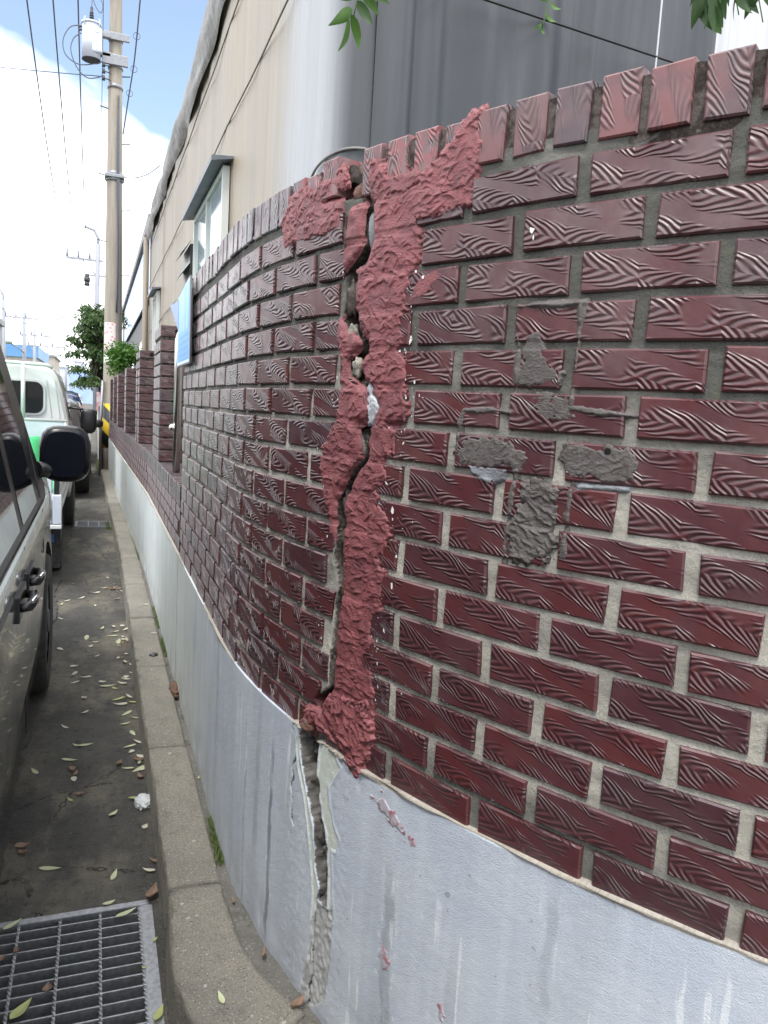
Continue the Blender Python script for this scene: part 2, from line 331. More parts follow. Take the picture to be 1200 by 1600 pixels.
def concrete(name, c1, c2, c3, sc=1.0, agg=0.5):
    k = NT(name); g = k.geo()
    c = k.mix(k.ramp(k.noise(g, 3.5 * sc, 6, 0.62), 0.34, 0.66), c1, c2)
    c = k.mix(k.math('MULTIPLY', k.ramp(k.noise(g, 17 * sc, 5, 0.7), 0.50, 0.72), 0.5), c, c3)
    c = k.mix(k.math('MULTIPLY', k.ramp(k.noise(g, 170, 3, 0.7), 0.57, 0.68), agg), c, (0.42, 0.41, 0.37))
    c = k.mix(k.math('MULTIPLY', k.ramp(k.noise(g, 210, 3, 0.7), 0.54, 0.68), agg), c, (0.05, 0.05, 0.046))
    c = k.mix(k.math('MULTIPLY', k.ramp(k.noise(g, 48, 1, 0.4), 0.765, 0.785), 0.5), c, (0.52, 0.51, 0.47))
    n = k.bump(k.noise(g, 260, 4, 0.75), 0.0040); n = k.bump(k.noise(g, 38, 6, 0.65), 0.010, 0.8, n)
    return k.set(c, 0.9, 0, 0.3, n)
M_KERB = concrete('kerb_concrete', (0.235, 0.220, 0.185), (0.185, 0.175, 0.150), (0.115, 0.110, 0.098), 1.0, 0.85)
M_STRIP = concrete('dirty_concrete_strip', (0.155, 0.148, 0.135), (0.12, 0.115, 0.105), (0.07, 0.066, 0.06), 1.6)
def road_material(name, c1, c2, sand):
    k = NT(name); g = k.geo()
    c = k.mix(k.ramp(k.noise(g, 2.6, 6, 0.65), 0.34, 0.66), c1, c2)
    c = k.mix(k.math('MULTIPLY', k.ramp(k.noise(k.scale(g, (1.3, 0.7, 1)), 2.4, 7, 0.68), 0.45, 0.64), 0.85), c, sand)
    c = k.mix(k.math('MULTIPLY', k.ramp(k.noise(g, 25, 5, 0.7), 0.5, 0.72), 0.7), c, (0.026, 0.025, 0.024))
    c = k.mix(k.math('MULTIPLY', k.ramp(k.noise(g, 190, 3, 0.7), 0.58, 0.68), 0.60), c, (0.19, 0.172, 0.14))
    c = k.mix(k.math('MULTIPLY', k.ramp(k.noise(g, 240, 3, 0.7), 0.53, 0.66), 0.7), c, (0.012, 0.012, 0.012))
    vo = k.n('ShaderNodeTexVoronoi', feature='DISTANCE_TO_EDGE'); k.l(k.scale(g, (1, 1, 0.01)), vo.inputs['Vector']); vo.inputs['Scale'].default_value = 1.7
    wob = k.math('ADD', vo.outputs['Distance'], k.math('MULTIPLY', k.math('SUBTRACT', k.noise(g, 14, 5, 0.7), 0.5), 0.10)); ck = k.math('MULTIPLY', k.math('SUBTRACT', 1.0, k.ramp(k.math('ABSOLUTE', wob), 0.002, 0.007)), k.ramp(k.noise(g, 1.7, 2), 0.46, 0.56))
    c = k.mix(k.math('MULTIPLY', ck, 0.85), c, (0.012, 0.012, 0.012))
    n = k.bump(k.noise(g, 210, 4, 0.75), 0.0065); n = k.bump(k.noise(g, 30, 5, 0.62), 0.018, 0.8, n)
    return k.set(c, 0.86, 0, 0.35, n)
M_ROAD = road_material('dusty_asphalt', (0.092, 0.088, 0.080), (0.060, 0.058, 0.055), (0.185, 0.167, 0.132))
M_ASPH = road_material('asphalt', (0.070, 0.069, 0.066), (0.055, 0.054, 0.052), (0.095, 0.09, 0.078))
M_GROUND = simple('yard_earth', (0.12, 0.105, 0.08), (0.07, 0.065, 0.055), 2, 0.95, 0.01, 20)
M_GALV = simple('galvanised_steel', (0.30, 0.31, 0.33), (0.22, 0.225, 0.235), 90, 0.48, 0.0006, 260, metal=0.75)
M_PIT = simple('drain_pit_concrete', (0.055, 0.055, 0.055), (0.03, 0.03, 0.032), 7, 0.85, 0.003, 90)
M_STEEL = simple('stainless_tube', (0.62, 0.61, 0.58), rough=0.22, metal=1.0)
M_BLACK = simple('black_plastic', (0.012, 0.012, 0.014), rough=0.35)
M_RUBBER = simple('tyre_rubber', (0.020, 0.020, 0.021), (0.035, 0.034, 0.032), 30, 0.8, 0.001, 120)
M_GLASS = simple('dark_vehicle_glass', (0.010, 0.012, 0.014), rough=0.04, spec=0.8)
M_CHROME = simple('chrome', (0.75, 0.76, 0.78), rough=0.1, metal=1.0)
M_WHITE = simple('white_truck_paint', (0.60, 0.625, 0.625), (0.54, 0.57, 0.57), 4, 0.3, coat=0.5)
def paint(name, c, flake=0.5):
    k = NT(name); g = k.geo(); d = k.ramp(k.noise(g, 6, 5), 0.4, 0.75)
    return k.set(k.mix(k.math('MULTIPLY', d, 0.2), c, tuple(min(1, x * 1.8) for x in c)), k.math('ADD', 0.26, k.math('MULTIPLY', d, 0.1)), flake, 0.5, None, 1.0)
M_TAUPE = paint('taupe_metallic_paint', (0.075, 0.070, 0.060), 0.55)
M_DKGREY = paint('dark_grey_car_paint', (0.035, 0.036, 0.040), 0.4)
M_NAVY = paint('navy_car_paint', (0.02, 0.035, 0.10), 0.3)
M_REDL = simple('red_lamp_plastic', (0.45, 0.015, 0.03), rough=0.15)
M_GREEN = simple('green_net', (0.03, 0.42, 0.13), (0.05, 0.52, 0.19), 60, 0.75, 0.004, 180, stretch=(1, 1, 4))
M_POLE = simple('pole_concrete', (0.33, 0.295, 0.245), (0.26, 0.235, 0.20), 3, 0.85, 0.002, 70, stretch=(6, 6, 0.5))
M_TRAFO = simple('transformer_grey_paint', (0.56, 0.60, 0.68), (0.50, 0.54, 0.62), 3, 0.45)
M_DARKM = simple('dark_metal', (0.06, 0.062, 0.068), rough=0.5, metal=0.3)
M_WIRE = simple('wire_insulation', (0.10, 0.11, 0.14), rough=0.6)
M_FARP = simple('far_pole', (0.30, 0.32, 0.36), rough=0.8)
def leafmat(name, c1, c2, sc=60):
    k = NT(name); c = k.mix(k.noise(k.geo(), sc, 4), c1, c2)
    tr = k.n('ShaderNodeBsdfTranslucent'); k.l(c, tr.inputs[0]); ms = k.n('ShaderNodeMixShader'); ms.inputs[0].default_value = 0.3
    k.set(c, 0.5, 0, 0.35); k.l(k.b.outputs[0], ms.inputs[1]); k.l(tr.outputs[0], ms.inputs[2]); k.l(ms.outputs[0], k.out.inputs[0]); return k.m
M_LPALE = leafmat('pale_dry_leaf', (0.60, 0.62, 0.42), (0.44, 0.50, 0.28)); M_LBONE = leafmat('bleached_leaf', (0.68, 0.66, 0.55), (0.52, 0.48, 0.37))
M_LBROWN = leafmat('brown_dead_leaf', (0.19, 0.11, 0.075), (0.33, 0.235, 0.17)); M_LGREEN = leafmat('yellow_green_leaf', (0.36, 0.42, 0.14), (0.52, 0.54, 0.24))
M_FRESH = leafmat('fresh_green_leaf', (0.045, 0.105, 0.022), (0.075, 0.15, 0.03), 20); M_TREE = leafmat('tree_leaf', (0.035, 0.080, 0.030), (0.12, 0.19, 0.06), 2.2)
M_DKLEAF = leafmat('shaded_green_leaf', (0.035, 0.075, 0.025), (0.05, 0.10, 0.03), 20); M_VINE = leafmat('vine_leaf', (0.07, 0.16, 0.03), (0.10, 0.22, 0.045), 6)
M_BARK = simple('bark', (0.09, 0.075, 0.06), (0.05, 0.042, 0.035), 9, 0.9, 0.006, 40)
M_GRASS = leafmat('kerb_grass', (0.07, 0.12, 0.025), (0.13, 0.17, 0.04), 30)

# ---------------------------------------------------------------- outlines on the wall face: (arc length, height) in mm
P = {}
P['red_right'] = [(759,1843),(788,1805),(791,1751),(786,1724),(774,1699),(741,1690),(743,1645),(746,1618),(762,1583),(793,1558),(791,1531),(772,1512),(787,1483),(796,1473),(822,1437),(820,1413),(816,1393),(812,1344),(802,1323),(779,1294),(758,1262),(740,1234),(748,1205),(745,1156),(754,1061),(740,1011),(737,936),(739,881),(733,839),(706,808),(698,781),(690,759),(720,740),(784,717),(837,692),(857,726),(839,765),(879,814),(870,870),(862,916),(829,930),(857,972),(866,942),(853,981),(849,1018),(881,1048),(877,1076),(879,1122),(854,1142),(889,1168),(888,1222),(848,1248),(842,1272),(872,1304),(856,1334),(890,1345),(888,1386),(858,1400),(907,1411),(917,1436),(906,1474),(901,1518),(882,1532),(897,1543),(888,1577),(892,1611),(901,1666),(924,1681),(926,1735),(917,1758),(1036,1762),(1043,1786),(1041,1818),(998,1864),(962,1861),(911,1829),(887,1817),(815,1824),(794,1850)]
P['red_left_top'] = [(396,1835),(435,1890),(521,1892),(640,1856),(671,1835),(676,1780),(595,1778),(507,1778),(421,1777)]
P['red_strip'] = [(710,1816),(761,1816),(756,1781),(752,1737),(738,1721),(698,1697),(692,1712),(704,1783)]
P['red_left_mid'] = [(681,1603),(711,1611),(731,1591),(721,1571),(764,1560),(757,1537),(730,1528),(740,1485),(768,1471),(792,1456),(801,1425),(791,1400),(769,1389),(784,1354),(784,1332),(757,1304),(740,1285),(727,1257),(714,1240),(715,1178),(710,1153),(694,1170),(683,1209),(662,1236),(651,1270),(639,1312),(642,1337),(666,1357),(686,1387),(702,1421),(706,1457),(709,1501),(700,1529),(690,1557)]
P['red_bottom_left'] = [(609,720),(631,764),(682,786),(704,778),(729,752),(790,727),(720,737),(680,748)]
P['crack'] = [(701,1930),(717,1934),(751,1921),(764,1879),(763,1845),(788,1805),(791,1751),(786,1724),(774,1699),(741,1690),(743,1645),(746,1618),(762,1583),(793,1558),(791,1531),(772,1512),(787,1483),(805,1467),(840,1431),(824,1407),(816,1393),(812,1344),(802,1323),(779,1294),(758,1262),(740,1234),(748,1205),(745,1156),(754,1061),(740,1011),(737,936),(739,881),(733,839),(706,808),(698,781),(678,768),(664,803),(712,837),(712,899),(714,1010),(726,1057),(707,1111),(713,1158),(706,1178),(705,1240),(718,1257),(740,1285),(757,1304),(784,1332),(784,1354),(769,1389),(791,1400),(801,1425),(792,1456),(765,1473),(734,1485),(726,1523),(757,1537),(764,1560),(721,1571),(693,1600),(704,1636),(696,1693),(738,1721),(752,1737),(752,1782),(758,1811),(735,1831),(666,1836),(603,1843),(640,1856),(724,1858)]
P['pl_crack'] = [(611,698),(622,639),(647,594),(671,550),(688,512),(704,425),(723,391),(717,366),(746,353),(763,363),(762,429),(753,482),(744,529),(723,563),(700,640),(704,718),(680,752),(637,736)]
P['pl_bare'] = [(704,298),(717,359),(778,364),(780,336),(778,250),(771,155),(731,108),(705,93),(681,50),(666,84),(673,137),(691,196)]
P['pl_thin'] = [(724,371),(707,295),(707,238),(706,180),(697,122),(689,53)]
P['pl_mint'] = [(704,718),(732,739),(759,710),(782,689),(761,659),(742,626),(751,590),(768,555),(788,537),(782,505),(763,502),(772,427),(784,346),(767,350),(762,429),(744,529),(723,563),(700,640)]
P['pl_peelL'] = [(611,698),(601,673),(615,618),(646,571),(673,494),(694,414),(704,359),(699,295),(710,324),(723,391),(704,425),(688,512),(647,594),(622,639)]
P['sm_frame_l'] = [(1149,1598),(1153,1477),(1146,1437)]
P['sm_frame_t'] = [(1149,1597),(1204,1600),(1259,1599)]
P['sm_frame_r'] = [(1257,1596),(1256,1554),(1255,1479),(1253,1441)]
P['sm_line_r'] = [(1251,1444),(1293,1440),(1359,1435)]
P['sm_line_l'] = [(1146,1432),(1099,1435),(1051,1432),(1044,1411),(1043,1368)]
P['sm_drip1'] = [(1166,1341),(1159,1284),(1155,1189)]
P['sm_drip2'] = [(1265,1331),(1262,1277),(1261,1217)]
P['sm_p1'] = [(1155,1557),(1179,1561),(1197,1549),(1195,1527),(1207,1507),(1230,1493),(1229,1484),(1193,1478),(1164,1473),(1154,1487),(1161,1507),(1155,1532)]
P['sm_p2'] = [(1154,1457),(1206,1462),(1249,1460),(1262,1441),(1253,1427),(1209,1425),(1180,1433),(1149,1445)]
P['sm_p3'] = [(1040,1368),(1063,1386),(1116,1392),(1161,1382),(1183,1363),(1176,1349),(1121,1344),(1060,1342),(1041,1352)]
P['sm_p4'] = [(1244,1388),(1303,1389),(1351,1388),(1359,1364),(1356,1345),(1303,1340),(1256,1340),(1243,1363)]
P['sm_p5'] = [(1175,1322),(1213,1329),(1245,1319),(1246,1294),(1239,1254),(1245,1229),(1230,1204),(1202,1195),(1168,1199),(1159,1231),(1171,1275)]
P['sm_b1'] = [(1068,1341),(1146,1339),(1145,1322),(1117,1312),(1076,1325)]
P['sm_b2'] = [(1269,1331),(1357,1336),(1357,1326),(1274,1321)]
P['redm1'] = [(889,673),(903,670),(922,690),(937,671),(965,661),(992,647),(1017,649),(1010,633),(975,640),(929,657)]
P['redm2'] = [(938,399),(953,397),(964,362),(952,351),(939,368)]
P['redm3'] = [(1097,360),(1108,356),(1104,340)]
P['patch_r6'] = [(965,1671),(981,1659),(945,1630),(905,1621),(919,1654)]

# ---------------------------------------------------------------- the wall's plan: straight along the street, then a 2.5 m radius corner
RW, CXW, CYW = 2.5, 2.86, 2.2
S_END = 3.3; S_LOW = -1.38; Z_PL = 0.720; Z_CAP0 = 1.826; Z_CAP1 = 1.911
def wxy(s, off=0.0):
    """plan position; off > 0 is towards the street"""
    s = np.asarray(s, float); a = np.maximum(s, 0) / RW; y_st = CYW - s
    x = np.where(s > 0, CXW - (RW + off) * np.cos(a), CXW - RW - off - 0.02 * np.maximum(y_st - 6.0, 0))
    y = np.where(s > 0, CYW - (RW + off) * np.sin(a), y_st)
    return x, y
def ang(s): return max(s, 0) / RW - math.pi / 2
def wp(s, off, z):
    s, off, z = np.broadcast_arrays(np.asarray(s, float), np.asarray(off, float), np.asarray(z, float))
    x, y = wxy(s, off); return np.stack([x, y, z], -1)
def grid_faces(n0, n1, keep=None):
    i = np.arange(n0 - 1)[:, None] * n1 + np.arange(n1 - 1)[None]
    f = np.stack([i, i + n1, i + n1 + 1, i + 1], -1)
    return f.reshape(-1, 4) if keep is None else f[keep]
def compact(V, F, *arr):
    u, inv = np.unique(F, return_inverse=True); return (V[u], inv.reshape(F.shape)) + tuple(a[u] for a in arr)
PITCH_Z = 0.0692; ROWS = 16
def row_z(k): return 1.780 - PITCH_Z * (k - 1)
CRK = np.array(P['crack'], float) / 1000
def crack_at(z):
    if z < 0.790: return 0.682, 0.690
    z = min(z, 1.80); xs = []
    for i in range(len(CRK)):
        a, b = CRK[i], CRK[(i + 1) % len(CRK)]
        if (a[1] > z) != (b[1] > z): xs.append(a[0] + (b[0] - a[0]) * (z - a[1]) / (b[1] - a[1]))
    return (min(xs), max(xs)) if xs else (0.72, 0.735)
# rows of (s0, s1) for each course
HB = 0.0575; VJ = 0.021
bricks = []          # (row, s0, s1, left_cut, right_cut)
for k in range(1, ROWS + 1):
    z = row_z(k); lv = [z + d for d in (-0.028, -0.014, 0, 0.014, 0.028)]
    cl = [crack_at(q)[0] for q in lv]; crr = [crack_at(q)[1] for q in lv]
    s = (1.241 if k % 2 else 1.347) - 0.213 * 4
    while s < S_END:
        s0, s1 = s + VJ / 2, s + 0.213 - VJ / 2; s += 0.213
        if s1 < max(crr) + 0.02: continue
        bricks.append((k, s0, min(s1, S_END), s0 < max(crr), False))
    s = 0.475 if k % 2 else 0.590; s += 0.217 * 2
    while s > S_LOW:
        s1, s0 = s - VJ / 2, s - 0.217 + VJ / 2; s -= 0.217
        if s0 > min(cl) - 0.02 or s1 < S_LOW + 0.03: continue
        bricks.append((k, max(s0, S_LOW), s1, False, s1 > min(cl)))

wall = thing('brick_wall', 'tall curved corner wall of wood-grained red bricks, split by a crack and smeared with red render', 'brick wall', (0.5, 1.5, 0.1))

def prism_brick(poly, depth, uo, vo, b=0.003, swap=False):
    """brick from a front outline (x, z), front at y=0, growing to +y"""
    p = np.array(poly, float); n = len(p); c = p.mean(0); d = p - c; ln = np.linalg.norm(d, axis=1, keepdims=True)
    inner = p.copy(); hx = np.abs(d[:, 0]).max(); hz = np.abs(d[:, 1]).max()
    inner[:, 0] = c[0] + d[:, 0] * (1 - b / hx); inner[:, 1] = c[1] + d[:, 1] * (1 - b / hz)
    V = [(x, 0.0, z) for x, z in inner] + [(x, b * 0.9, z) for x, z in p] + [(x, depth, z) for x, z in p]
    F = [tuple(range(n))] + [(i, i + n, (i + 1) % n + n, (i + 1) % n) for i in range(n)] + [(i + n, i + 2 * n, (i + 1) % n + 2 * n, (i + 1) % n + n) for i in range(n)] + [tuple(range(3 * n - 1, 2 * n - 1, -1))]
    V = np.array(V)
    uv = np.stack([V[:, 0] + V[:, 1] * 0.6 + uo, V[:, 2] + V[:, 1] * 0.3 + vo], 1)
    if swap: uv = np.stack([V[:, 2] * 1.0 + V[:, 1] * 0.4 + uo, V[:, 0] + V[:, 1] * 0.3 + vo], 1)
    return V, F, uv
def rect(L, h, j=0.0015):
    r = lambda: random.uniform(-j, j)
    return [(-L / 2 + r(), -h / 2 + r()), (L / 2 + r(), -h / 2 + r()), (L / 2 + r(), h / 2 + r()), (-L / 2 + r(), h / 2 + r())]
def place(o, s, off, z, jit=True):
    x, y = wxy(s, off); loc = np.array([float(x), float(y), z])
    if o.parent is not None: loc = loc - OFF.get(o.parent.name, np.zeros(3))
    o.location = loc; j = 0.004 if jit else 0
    o.rotation_euler = (random.uniform(-j, j), random.uniform(-j, j), ang(s) + random.uniform(-j, j))
VAR = {}
def brick_mesh(L, h, depth, mat, key, nvar=14, swap=False):
    i = random.randrange(nvar); kk = (key, round(L, 3), i)
    if kk not in VAR:
        V, F, uv = prism_brick(rect(L, h), depth, random.uniform(0, 9), random.uniform(0, 9), swap=swap)
        me = bpy.data.meshes.new('brick'); me.from_pydata(V.tolist(), [], F); me.materials.append(mat)
        ly = me.uv_layers.new(name='UVMap'); vi = np.empty(len(me.loops), dtype=np.int32); me.loops.foreach_get('vertex_index', vi)
        ly.data.foreach_set('uv', uv.astype(np.float32)[vi].ravel()); me.update(); VAR[kk] = me
    return VAR[kk]
class Joined:
    """many far pieces as one part"""
    def __init__(s): s.V = []; s.F = []; s.uv = []; s.r = []; s.n = 0
    def add(s, V, F, uv, loc, rot):
        c, q = math.cos(rot), math.sin(rot); W = np.stack([V[:, 0] * c - V[:, 1] * q, V[:, 0] * q + V[:, 1] * c, V[:, 2]], 1) + np.asarray(loc)
        s.V.append(W); s.F += [tuple(i + s.n for i in f) for f in F]; s.uv.append(uv); s.r.append(np.full(len(V), random.random())); s.n += len(V)
    def build(s, name, mat, parent):
        if not s.V: return
        o = raw(name, np.concatenate(s.V), s.F, mat, parent, uv=np.concatenate(s.uv), attrs={'rnd': np.concatenate(s.r)}); o['kind'] = 'stuff'; return o

rest = Joined(); n_ind = 0
for (k, s0, s1, lc, rc) in bricks:
    z = row_z(k) + random.uniform(-0.0012, 0.0012); L = s1 - s0; sc = (s0 + s1) / 2
    if lc or rc:                                            # bricks broken by the crack
        lv = [-HB / 2, -HB / 4, 0, HB / 4, HB / 2]
        if rc:
            cut = [min(s1, crack_at(z + d)[0] - 0.002 - random.uniform(0, 0.003)) - sc for d in lv]
            poly = [(s0 - sc, -HB / 2)] + [(c, d) for c, d in zip(cut, lv)] + [(s0 - sc, HB / 2)]
        else:
            cut = [max(s0, crack_at(z + d)[1] + 0.002 + random.uniform(0, 0.003)) - sc for d in lv]
            poly = [(c, d) for c, d in zip(cut, lv)][::-1] + [(s1 - sc, -HB / 2), (s1 - sc, HB / 2)]
            poly = [(s1 - sc, -HB / 2), (s1 - sc, HB / 2)] + [(c, d) for c, d in zip(cut, lv)][::-1]
        V, F, uv = prism_brick(poly, 0.09, random.uniform(0, 9), random.uniform(0, 9))
        o = raw('brick', V, F, M_BRICK, None, uv=uv); o.parent = wall; OFF[o.name] = OFF[wall.name]; place(o, sc, 0.0, z, False); n_ind += 1
    elif s0 < 1.80 and n_ind < 296:
        o = link_mesh('brick', brick_mesh(L, HB, 0.09, M_BRICK, 'b'), wall); place(o, sc, random.uniform(-0.0012, 0.0010), z); n_ind += 1
    else:
        V, F, uv = prism_brick(rect(L, HB), 0.09, random.uniform(0, 9), random.uniform(0, 9)); x, y = wxy(sc); rest.add(V, F, uv, (float(x), float(y), z), ang(sc))
rest.build('brick_courses', M_BRICK, wall)
# upright cap bricks
caprest = Joined(); s = 1.3695 - 0.073 * 37
while s < S_END:
    if S_LOW + 0.03 < s < 3.28 and not (0.693 < s < 0.768):
        h = Z_CAP1 - Z_CAP0 + random.uniform(-0.004, 0.003); z = Z_CAP0 + h / 2
        if 0.55 < s < 0.693: z += 0.026 * (s - 0.55) / 0.143; h -= 0.010
        if s < 0.36: z += 0.012 * min(1, (0.36 - s) / 0.5)
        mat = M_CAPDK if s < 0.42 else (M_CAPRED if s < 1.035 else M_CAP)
        if s < 1.75:
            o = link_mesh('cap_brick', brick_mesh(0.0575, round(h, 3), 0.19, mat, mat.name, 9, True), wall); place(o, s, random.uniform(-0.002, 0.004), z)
            o.rotation_euler.y += random.uniform(-0.02, 0.02)
        else:
            V, F, uv = prism_brick(rect(0.0575, h), 0.19, random.uniform(0, 9), random.uniform(0, 9), swap=True); x, y = wxy(s); caprest.add(V, F, uv, (float(x), float(y), z), ang(s))
    s += 0.073 if s > 0.36 else 0.0645
caprest.build('cap_brick_row', M_CAP, wall)

# mortar bed with the crack opened in it
sl = np.unique(np.round(np.concatenate([np.arange(S_LOW, 0.54, 0.014), np.arange(0.54, 0.92, 0.0035), np.arange(0.92, 1.9, 0.009), np.arange(1.9, S_END + 0.02, 0.03)]), 5))
zl = np.arange(0.70, 1.8461, 0.0055)
S, Z = np.meshgrid(sl, zl, indexing='ij')
crk = sdist(P['crack'], S, Z); low = ldist([(672, 800), (676, 770), (664, 735), (650, 700)], S, Z); crk = np.maximum(crk, 0.009 - low)
crk = np.where(Z > 1.838, np.minimum(crk, 0.002), crk)
n1 = gf(*S.shape, 5, 6, 3); n2 = gf(*S.shape, 1.2, 1.2, 4)
off = -0.0062 + 0.0014 * n1 + 0.0006 * n2 - 0.050 * sstep(-0.001, 0.005, crk) * (1 + 0.25 * n1) + 0.004 * sstep(0, 0.01, crk) * n2
raw('mortar_bed', wp(S, off, Z).reshape(-1, 3), grid_faces(*S.shape), M_MORTAR, wall, smooth=True, attrs={'crk': crk})
# solid core, back and cap bedding
def arc_solid(name, s0, s1, o_f, o_b, z0, z1, mat, parent, ds=0.05, top_noise=0.0):
    ss = np.linspace(s0, s1, max(2, int((s1 - s0) / ds) + 1)); n = len(ss); V = []
    for s in ss:
        t = random.uniform(-top_noise, top_noise)
        for o_, z_ in ((o_f, z0), (o_f, z1 + t), (o_b, z1 + t), (o_b, z0)): V.append(wp(s, o_, z_))
    F = [(i * 4 + k, i * 4 + (k + 1) % 4, (i + 1) * 4 + (k + 1) % 4, (i + 1) * 4 + k) for i in range(n - 1) for k in range(4)] + [(3, 2, 1, 0), tuple(n * 4 - 4 + q for q in range(4))]
    o = raw(name, np.array(V), F, mat, parent); return o
arc_solid('wall_core', S_LOW, S_END, -0.078, -0.19, 0.05, Z_CAP0 - 0.012, M_BACK, wall)
arc_solid('cap_bedding', 0.585, 0.692, -0.016, -0.187, 1.868, Z_CAP1 - 0.010, M_MORTAR, wall, 0.02, 0.003)
arc_solid('cap_bedding', S_LOW, 0.584, -0.007, -0.187, Z_CAP0 - 0.02, Z_CAP1 - 0.009, M_MORTAR, wall, 0.02, 0.003)
arc_solid('cap_bedding', 0.770, S_END, -0.007, -0.187, Z_CAP0 - 0.02, Z_CAP1 - 0.009, M_MORTAR, wall, 0.02, 0.003)
# rubble in the broken cap
def lump(name, s, off, z, r, mat, parent, seed, sq=(1, 1, 1)):
    bm = bmesh.new(); bmesh.ops.create_icosphere(bm, subdivisions=3, radius=1.0); rr = np.random.default_rng(seed); ph = rr.uniform(0, 6, 9); fr = rr.uniform(2, 6, (9, 3))
    x, y = wxy(s, off)
    for v in bm.verts:
        d = sum(math.sin(fr[i] @ np.array(v.co) + ph[i]) for i in range(9)) * 0.07; q = v.co * (1 + d)
        v.co = Vector((q.x * r * sq[0], q.y * r * sq[1], q.z * r * sq[2])); v.co.rotate(Matrix.Rotation(ang(s), 3, 'Z')); v.co += Vector((float(x), float(y), z))
    m = MB().bm(bm); return m.build(name, mat, parent, smooth=True)
lump('rubble', 0.728, -0.07, 1.855, 0.05, M_RUBBLE, wall, 1, (0.75, 1.3, 1.0))
lump('rubble', 0.752, -0.035, 1.835, 0.022, M_RUBBLE, wall, 2)
lump('rubble', 0.705, -0.04, 1.818, 0.024, M_MORTAR, wall, 3, (1, 1, 0.6))
for i, (s, o_, z, r, mt, sq) in enumerate(((0.720, -0.012, 1.640, 0.018, M_MORTAR, (0.9, 0.7, 2.0)), (0.722, -0.014, 1.575, 0.016, M_FOAM, (1, 0.6, 1.1)), (0.748, -0.010, 1.505, 0.015, M_FOAM, (0.8, 0.6, 1.5)), (0.768, -0.02, 1.765, 0.016, M_GREYB, (0.6, 0.8, 2.6)), (0.775, -0.025, 1.37, 0.014, M_MORTAR, (0.9, 0.8, 1.8)),
                                           (0.725, -0.02, 1.235, 0.012, M_MORTAR, (0.8, 0.8, 2.4)), (0.729, -0.022, 1.07, 0.010, M_RUBBLE, (0.8, 0.8, 4)), (0.730, -0.022, 0.93, 0.009, M_RUBBLE, (0.8, 0.8, 5)), (0.700, 0.0, 1.765, 0.008, M_MORTAR, (0.8, 0.7, 4.5)), (0.652, 0.004, 0.735, 0.020, M_RUBBLE, (1, 0.8, 0.8)))):
    lump('filler', s, o_, z, r, mt, wall, 20 + i, sq)

# painted plinth, a dense sheet where it is cracked and peeling
sl = np.unique(np.round(np.concatenate([np.arange(-1.38, 0.57, 0.02), np.arange(0.57, 0.82, 0.0022), np.arange(0.82, 1.9, 0.012), np.arange(1.9, S_END + 0.02, 0.03)]), 5))
zl = np.concatenate([np.arange(0.05, 0.690, 0.003), np.arange(0.690, 0.7181, 0.0020)])
def plinth_sheet(name, sl, zl, parent, cracked=True):
    S, Z = np.meshgrid(sl, zl, indexing='ij'); nl = gf(*S.shape, 12, 18, 8); nf = gf(*S.shape, 1.5, 1.5, 9); nm = gf(*S.shape, 5, 5, 10)
    off = 0.0055 + 0.00020 * nf * ((S > 0.57) & (S < 0.82)); far = np.full(S.shape, -1.0); A = {'crk': far, 'bare': far, 'mint': far}
    if cracked:
        ck = sdist(P['pl_crack'], S, Z); thin = 0.0024 - ldist(P['pl_thin'], S + 0.004 * nm, Z); ck = np.maximum(ck - 0.0035 + 0.002 * nm, thin)
        bare = sdist(P['pl_bare'], S, Z); mint = np.maximum(sdist(P['pl_mint'], S, Z), sdist(P['pl_peelL'], S, Z))
        A = {'crk': ck, 'bare': bare, 'mint': mint}
        off = off - 0.0016 * sstep(-0.001, 0.001, mint + 0.003 * nm) - 0.0030 * sstep(-0.001, 0.0012, bare + 0.003 * nm) + 0.0008 * nf * (bare > 0)
        off = off - (0.024 + 0.006 * nm + 0.004 * nf) * sstep(-0.001, 0.006, ck) - 0.006 * (thin > 0)
        # paint edge curling up next to the losses
        for q in ([(-462, 652), (-440, 430), (-427, 160)], [(55, 560), (60, 430), (72, 330)])[:0] + ([(600, 640), (596, 560), (606, 480)],):     # hairline cracks
            hl = 0.0016 - ldist(q, S + 0.006 * nm, Z); ck = np.maximum(ck, hl); off = off - 0.003 * (hl > -0.001)
        A['crk'] = ck; e = np.exp(-((mint + 0.002) / 0.004) ** 2); off = off + 0.0014 * e * (mint < 0)
    lipn = gf(S.shape[0], 1, 10, 1, 5)[:, :1] * 0.0035
    A['lip'] = sstep(0.7125, 0.7155, Z + lipn); off = off + 0.0022 * A['lip'] * (1 + 0.9 * nf)
    V = wp(S, off, Z); top = wp(S[:, -1], np.full(len(sl), -0.02), np.full(len(sl), 0.7185) + lipn[:, 0] * 0.6)[:, None]
    V = np.concatenate([V, top], 1); uv = np.stack([S, Z], -1); uv = np.concatenate([uv, uv[:, -1:]], 1)
    A = {k: np.concatenate([a, a[:, -1:]], 1) for k, a in A.items()}
    return raw(name, V.reshape(-1, 3), grid_faces(*V.shape[:2]), M_PLINTH, parent, uv=uv.reshape(-1, 2), smooth=True, attrs=A)
plinth_sheet('plinth', sl, zl, wall)

